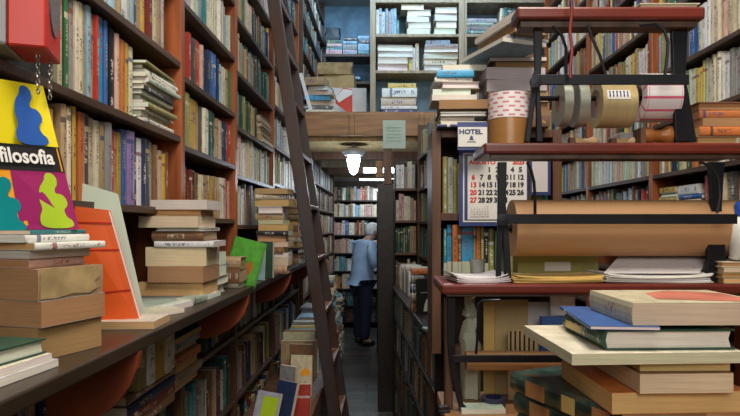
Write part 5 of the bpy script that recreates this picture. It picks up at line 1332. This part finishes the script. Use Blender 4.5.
# labels for shelf books
def nth(n):
    return '%d%s' % (n, 'th' if 10 <= n % 100 <= 20 else {1: 'st', 2: 'nd', 3: 'rd'}.get(n % 10, 'th'))
used = {}
for i in sorted(single):
    s = SPECS[i]
    if s['row'] and not s['label']:
        rn, k = s['row']; L = ROWS[rn]
        vis = [x for x in L if hits[SPECS.index(x)] > 0] if False else L
        pre = 'thin ' if s['T'] < .014 else ('thick ' if s['T'] > .033 else '')
        a = L[k-1]['c'] if k > 0 else None; b = L[k+1]['c'] if k+1 < len(L) else None
        if a and b: s['label'] = f"{pre}{s['c']} book between {a} and {b} ones, {rn}"
        else: s['label'] = f"{pre}{s['c']} book at the end of the {rn}"
        s['group'] = 'books on the '+rn
cnt = {}
for i in single: cnt.setdefault(SPECS[i]['label'], []).append(i)
for lb, ids in cnt.items():
    if len(ids) > 1:
        for i in ids:
            s = SPECS[i]
            if s['row']:
                rn, k = s['row']; vis = [x for x in ROWS[rn] if x.get('label') or True]
                end = 'far end' if ('right' in rn) else ('left end' if ('back' in rn or 'gallery shelf' in rn or 'calendar' in rn) else 'near end')
                s['label'] = f"{s['c']} book, {nth(k+1)} from the {end}, {rn}"
            else:
                j = sorted(ids, key=lambda q: SPECS[q]['m'].translation.z).index(i)
                s['label'] = s['label']+', '+['lowest such', 'second such up', 'third such up', 'fourth such up', 'fifth such up', 'sixth such up', 'seventh such up', 'eighth such up'][min(j, 7)]
for i, s in enumerate(SPECS):
    if i in single:
        w = s['label'].split()
        if len(w) > 16: s['label'] = ' '.join(w).replace(' of the ', ' in ', 1) if len(' '.join(w).replace(' of the ', ' in ', 1).split()) <= 16 else ' '.join([x for x in w if x != 'the'][:16])
        make_book(s)
rest = [(s, g, s['m']) for i, (s, gg) in enumerate(zip(SPECS, geos)) if i not in single for g in gg]
me = book_mesh('smaller_books', rest, ['book_cover', 'book_spine', 'book_pages']); 
o = bpy.data.objects.new('smaller_books', me); COL.objects.link(o)
fix_normals(me)
tag(o, 'the many small distant books filling the remaining rows of every bookcase', 'books', None, 'stuff')

# marks on a few foreground books (children of the book they are printed on)
def find(sub):
    for s in SPECS:
        if s.get('obj') and sub in s['label']: return s
def mark(sub, fn):
    s = find(sub)
    if s: fn(s)
def onbook(s, pts, mat, name, dz=.0006, face='top'):
    """polygon drawn on a cover: pts in 0..1 of the cover (x from the spine, y along height)"""
    W, Hh, T = s['W'], s['H'], s['T']; M = s['m']
    if face == 'top': q = [M @ Vector((a*W, b*Hh, T+dz)) for a, b in pts]
    else: q = [M @ Vector((-min(T*.22, .006)*.36-dz, b*Hh, a*T)) for a, b in pts]
    m = MB(); n = len(q); m.add(q, [tuple(range(n))]); return m.build(name, mat, s['obj'])
for s in SPECS:
    if s.get('obj') and ('right foreground pile' == s['group']) and s['c'] == 'dark green' and s['hard'] and 'gold' not in s['label']:
        for ch in s['obj'].children:
            if ch.name.startswith('cover'):
                for i in range(len(ch.data.materials)): ch.data.materials[i] = MATS['marbled']
k9 = 0
for s in ROWS.get('shelf of the case below the calendar', []):
    if s.get('obj') and k9 < 9: onbook(s, [(.02, 0), (.98, 0), (.98, .36), (.02, .36)], 'waxy', 'pale_spine_foot', dz=.0012, face='spine')
    k9 += 1
# torn label on the kraft-wrapped parcel, on its aisle-facing side
s = find('kraft-wrapped')
if s:
    M = s['m']; W, Hh, T = s['W'], s['H'], s['T']
    def S_(b, a, dx=.0015): return M @ Vector((-min(T*.1, .0015)*.36-dx, b*Hh, a*T))
    q = [(.98, .97), (.7, 1.0), (.3, .95), (.12, .97), (.05, .6), (.15, .45), (.10, .2), (.25, .05), (.5, .12), (.75, .02), (.98, .05)]
    MB().add([S_(1-b, a) for b, a in [(1-x, y) for x, y in q]], [tuple(range(len(q)))]).build('torn_label', 'paper_old', s['obj'])
s = find('lying lowest at left')
if s:
    onbook(s, [(.1, .45), (.4, .40), (.42, .5), (.12, .56)], 'text_gold', 'gold_decoration')
    onbook(s, [(.25, .38), (.75, .38), (.75, .46), (.25, .46)], 'text_gold', 'gold_mark', face='spine')
s = find('pale figure on its cover')
if s:
    onbook(s, [(.35, .08), (.8, .08), (.85, .3), (.7, .45), (.5, .42), (.4, .25)], 'paper', 'cover_figure')
    onbook(s, [(.2, .6), (.6, .6), (.6, .63), (.2, .63)], 'lamp_metal', 'title_line')
s = find('bright green booklet')
if s:
    onbook(s, [(.15, .42), (.3, .5), (.28, .38), (.5, .42), (.55, .55), (.6, .36), (.4, .3), (.2, .33)], 'text_green', 'sketch')
    onbook(s, [(.55, .45), (.7, .62), (.82, .5), (.78, .35), (.65, .3)], 'stamp_wood', 'animal_sketch')
s = find('beside the blue booklet')
if s: onbook(s, [(.55, .3), (.72, .34), (.7, .5), (.58, .48)], 'orange_print', 'cover_motif')
s = find('bright green panel')
if s: onbook(s, [(.3, .35), (.95, .35), (.95, .9), (.3, .9)], 'lime_print', 'green_panel')
s = find('bright red book with white')
if s:
    M = s['m']; W, Hh, T = s['W'], s['H'], s['T']; e = M.to_3x3()
    text('selección', .022, M @ Vector((.12*W, .62*Hh, T+.0005)), e @ Vector((1, 0, 0)), e @ Vector((0, 1, 0)), 'text_white', s['obj'], 'title', sx=.9)
    text('7', .022, M @ Vector((.12*W, .48*Hh, T+.0005)), e @ Vector((1, 0, 0)), e @ Vector((0, 1, 0)), 'text_white', s['obj'], 'title_number') if False else None
s = find('cream art book')
if s: onbook(s, [(.5, .5), (.9, .52), (.92, .62), (.7, .7), (.5, .62)], 'orange_print', 'cover_motif')
s = find('red and cream cover')
if s:
    onbook(s, [(.28, .25), (.95, .04), (.97, .7), (.62, .92), (.36, .7)], 'faded_red', 'red_cover_print')
for sub in ('red marks on its cover',):
    s = find(sub)
    if s: onbook(s, [(.2, .35), (.42, .3), (.48, .55), (.22, .62)], 'red_dark', 'red_cover_mark')
for sub in ('red marks on its cover', 'third up at lower right', 'second lowest at lower right', 'patterned hardback lowest'):
    s = find(sub)
    if s:
        for a, b in ((.06, .2), (.34, .46), (.62, .82)): onbook(s, [(.12, a), (.88, a), (.88, b), (.12, b)], 'wood_honey' if a != .34 else 'text_gold', 'spine_block', face='spine')
s = find('thick dark green hardback with gold')
if s:
    onbook(s, [(.3, .50), (.7, .50), (.7, .9), (.3, .9)], 'text_gold', 'gold_title', face='spine')

# ------------------------------------------------------------------ lights
def area(name, loc, size, energy, col, rot=(0, 0, 0), sy=None, spread=None):
    l = bpy.data.lights.new(name, 'AREA'); l.energy = energy; l.color = col; l.size = size
    if sy: l.shape = 'RECTANGLE'; l.size_y = sy
    if spread: l.spread = spread
    o = bpy.data.objects.new(name, l); COL.objects.link(o); o.location = loc; o.rotation_euler = rot; return o
area('shop_lamp', (.35, .7, 3.7), 1.0, 70, (1, .90, .77), (math.radians(10), 0, 0))
area('shop_window', (.1, -1.4, 2.6), 1.6, 34, (1, .95, .88), (math.radians(72), 0, 0), 1.2)
area('aisle_lamp', (.3, 3.2, 4.2), .8, 26, (.88, .94, 1), (0, 0, 0))
area('gallery_skylight', (.25, 4.75, 4.28), 1.6, 42, (.56, .79, 1), (math.radians(32), 0, 0), .6)
def point(name, loc, e, col, r=.05):
    l = bpy.data.lights.new(name, 'POINT'); l.energy = e; l.color = col; l.shadow_soft_size = r
    o = bpy.data.objects.new(name, l); COL.objects.link(o); o.location = loc
point('pendant_glow', (-.29, 5.35, 1.98), 7, (.74, .87, 1))
area('strip_glow', (-.02, 7.06, 2.22), .4, 9, (.75, .88, 1), (0, 0, 0), .1)
area('strip_glow_back', (-.1, 8.55, 2.24), .5, 8, (.70, .86, 1), (0, 0, 0), .1)
area('recess_fill', (-.42, 6.3, 4.25), .5, 16, (.52, .76, 1), (math.radians(10), 0, 0), .5)  # unseen blue fill, added to brighten the dark gallery recess
w = bpy.data.worlds.new('world'); S.world = w; w.use_nodes = True
w.node_tree.nodes['Background'].inputs[0].default_value = (.5, .55, .6, 1); w.node_tree.nodes['Background'].inputs[1].default_value = .025

cam = bpy.data.cameras.new('camera'); co = bpy.data.objects.new('camera', cam); COL.objects.link(co)
co.location = (0, 0, H); co.rotation_euler = (math.pi/2, 0, 0)
cam.sensor_width = 36; cam.lens = F*36/740; cam.clip_start = .02
cam.shift_x = -(U0-370)/740; cam.shift_y = (V0-208)/740
S.camera = co
S.view_settings.view_transform = 'Standard'; S.view_settings.look = 'None'; S.view_settings.gamma = 1; S.view_settings.exposure = 0.1
S.view_settings.use_curve_mapping = False
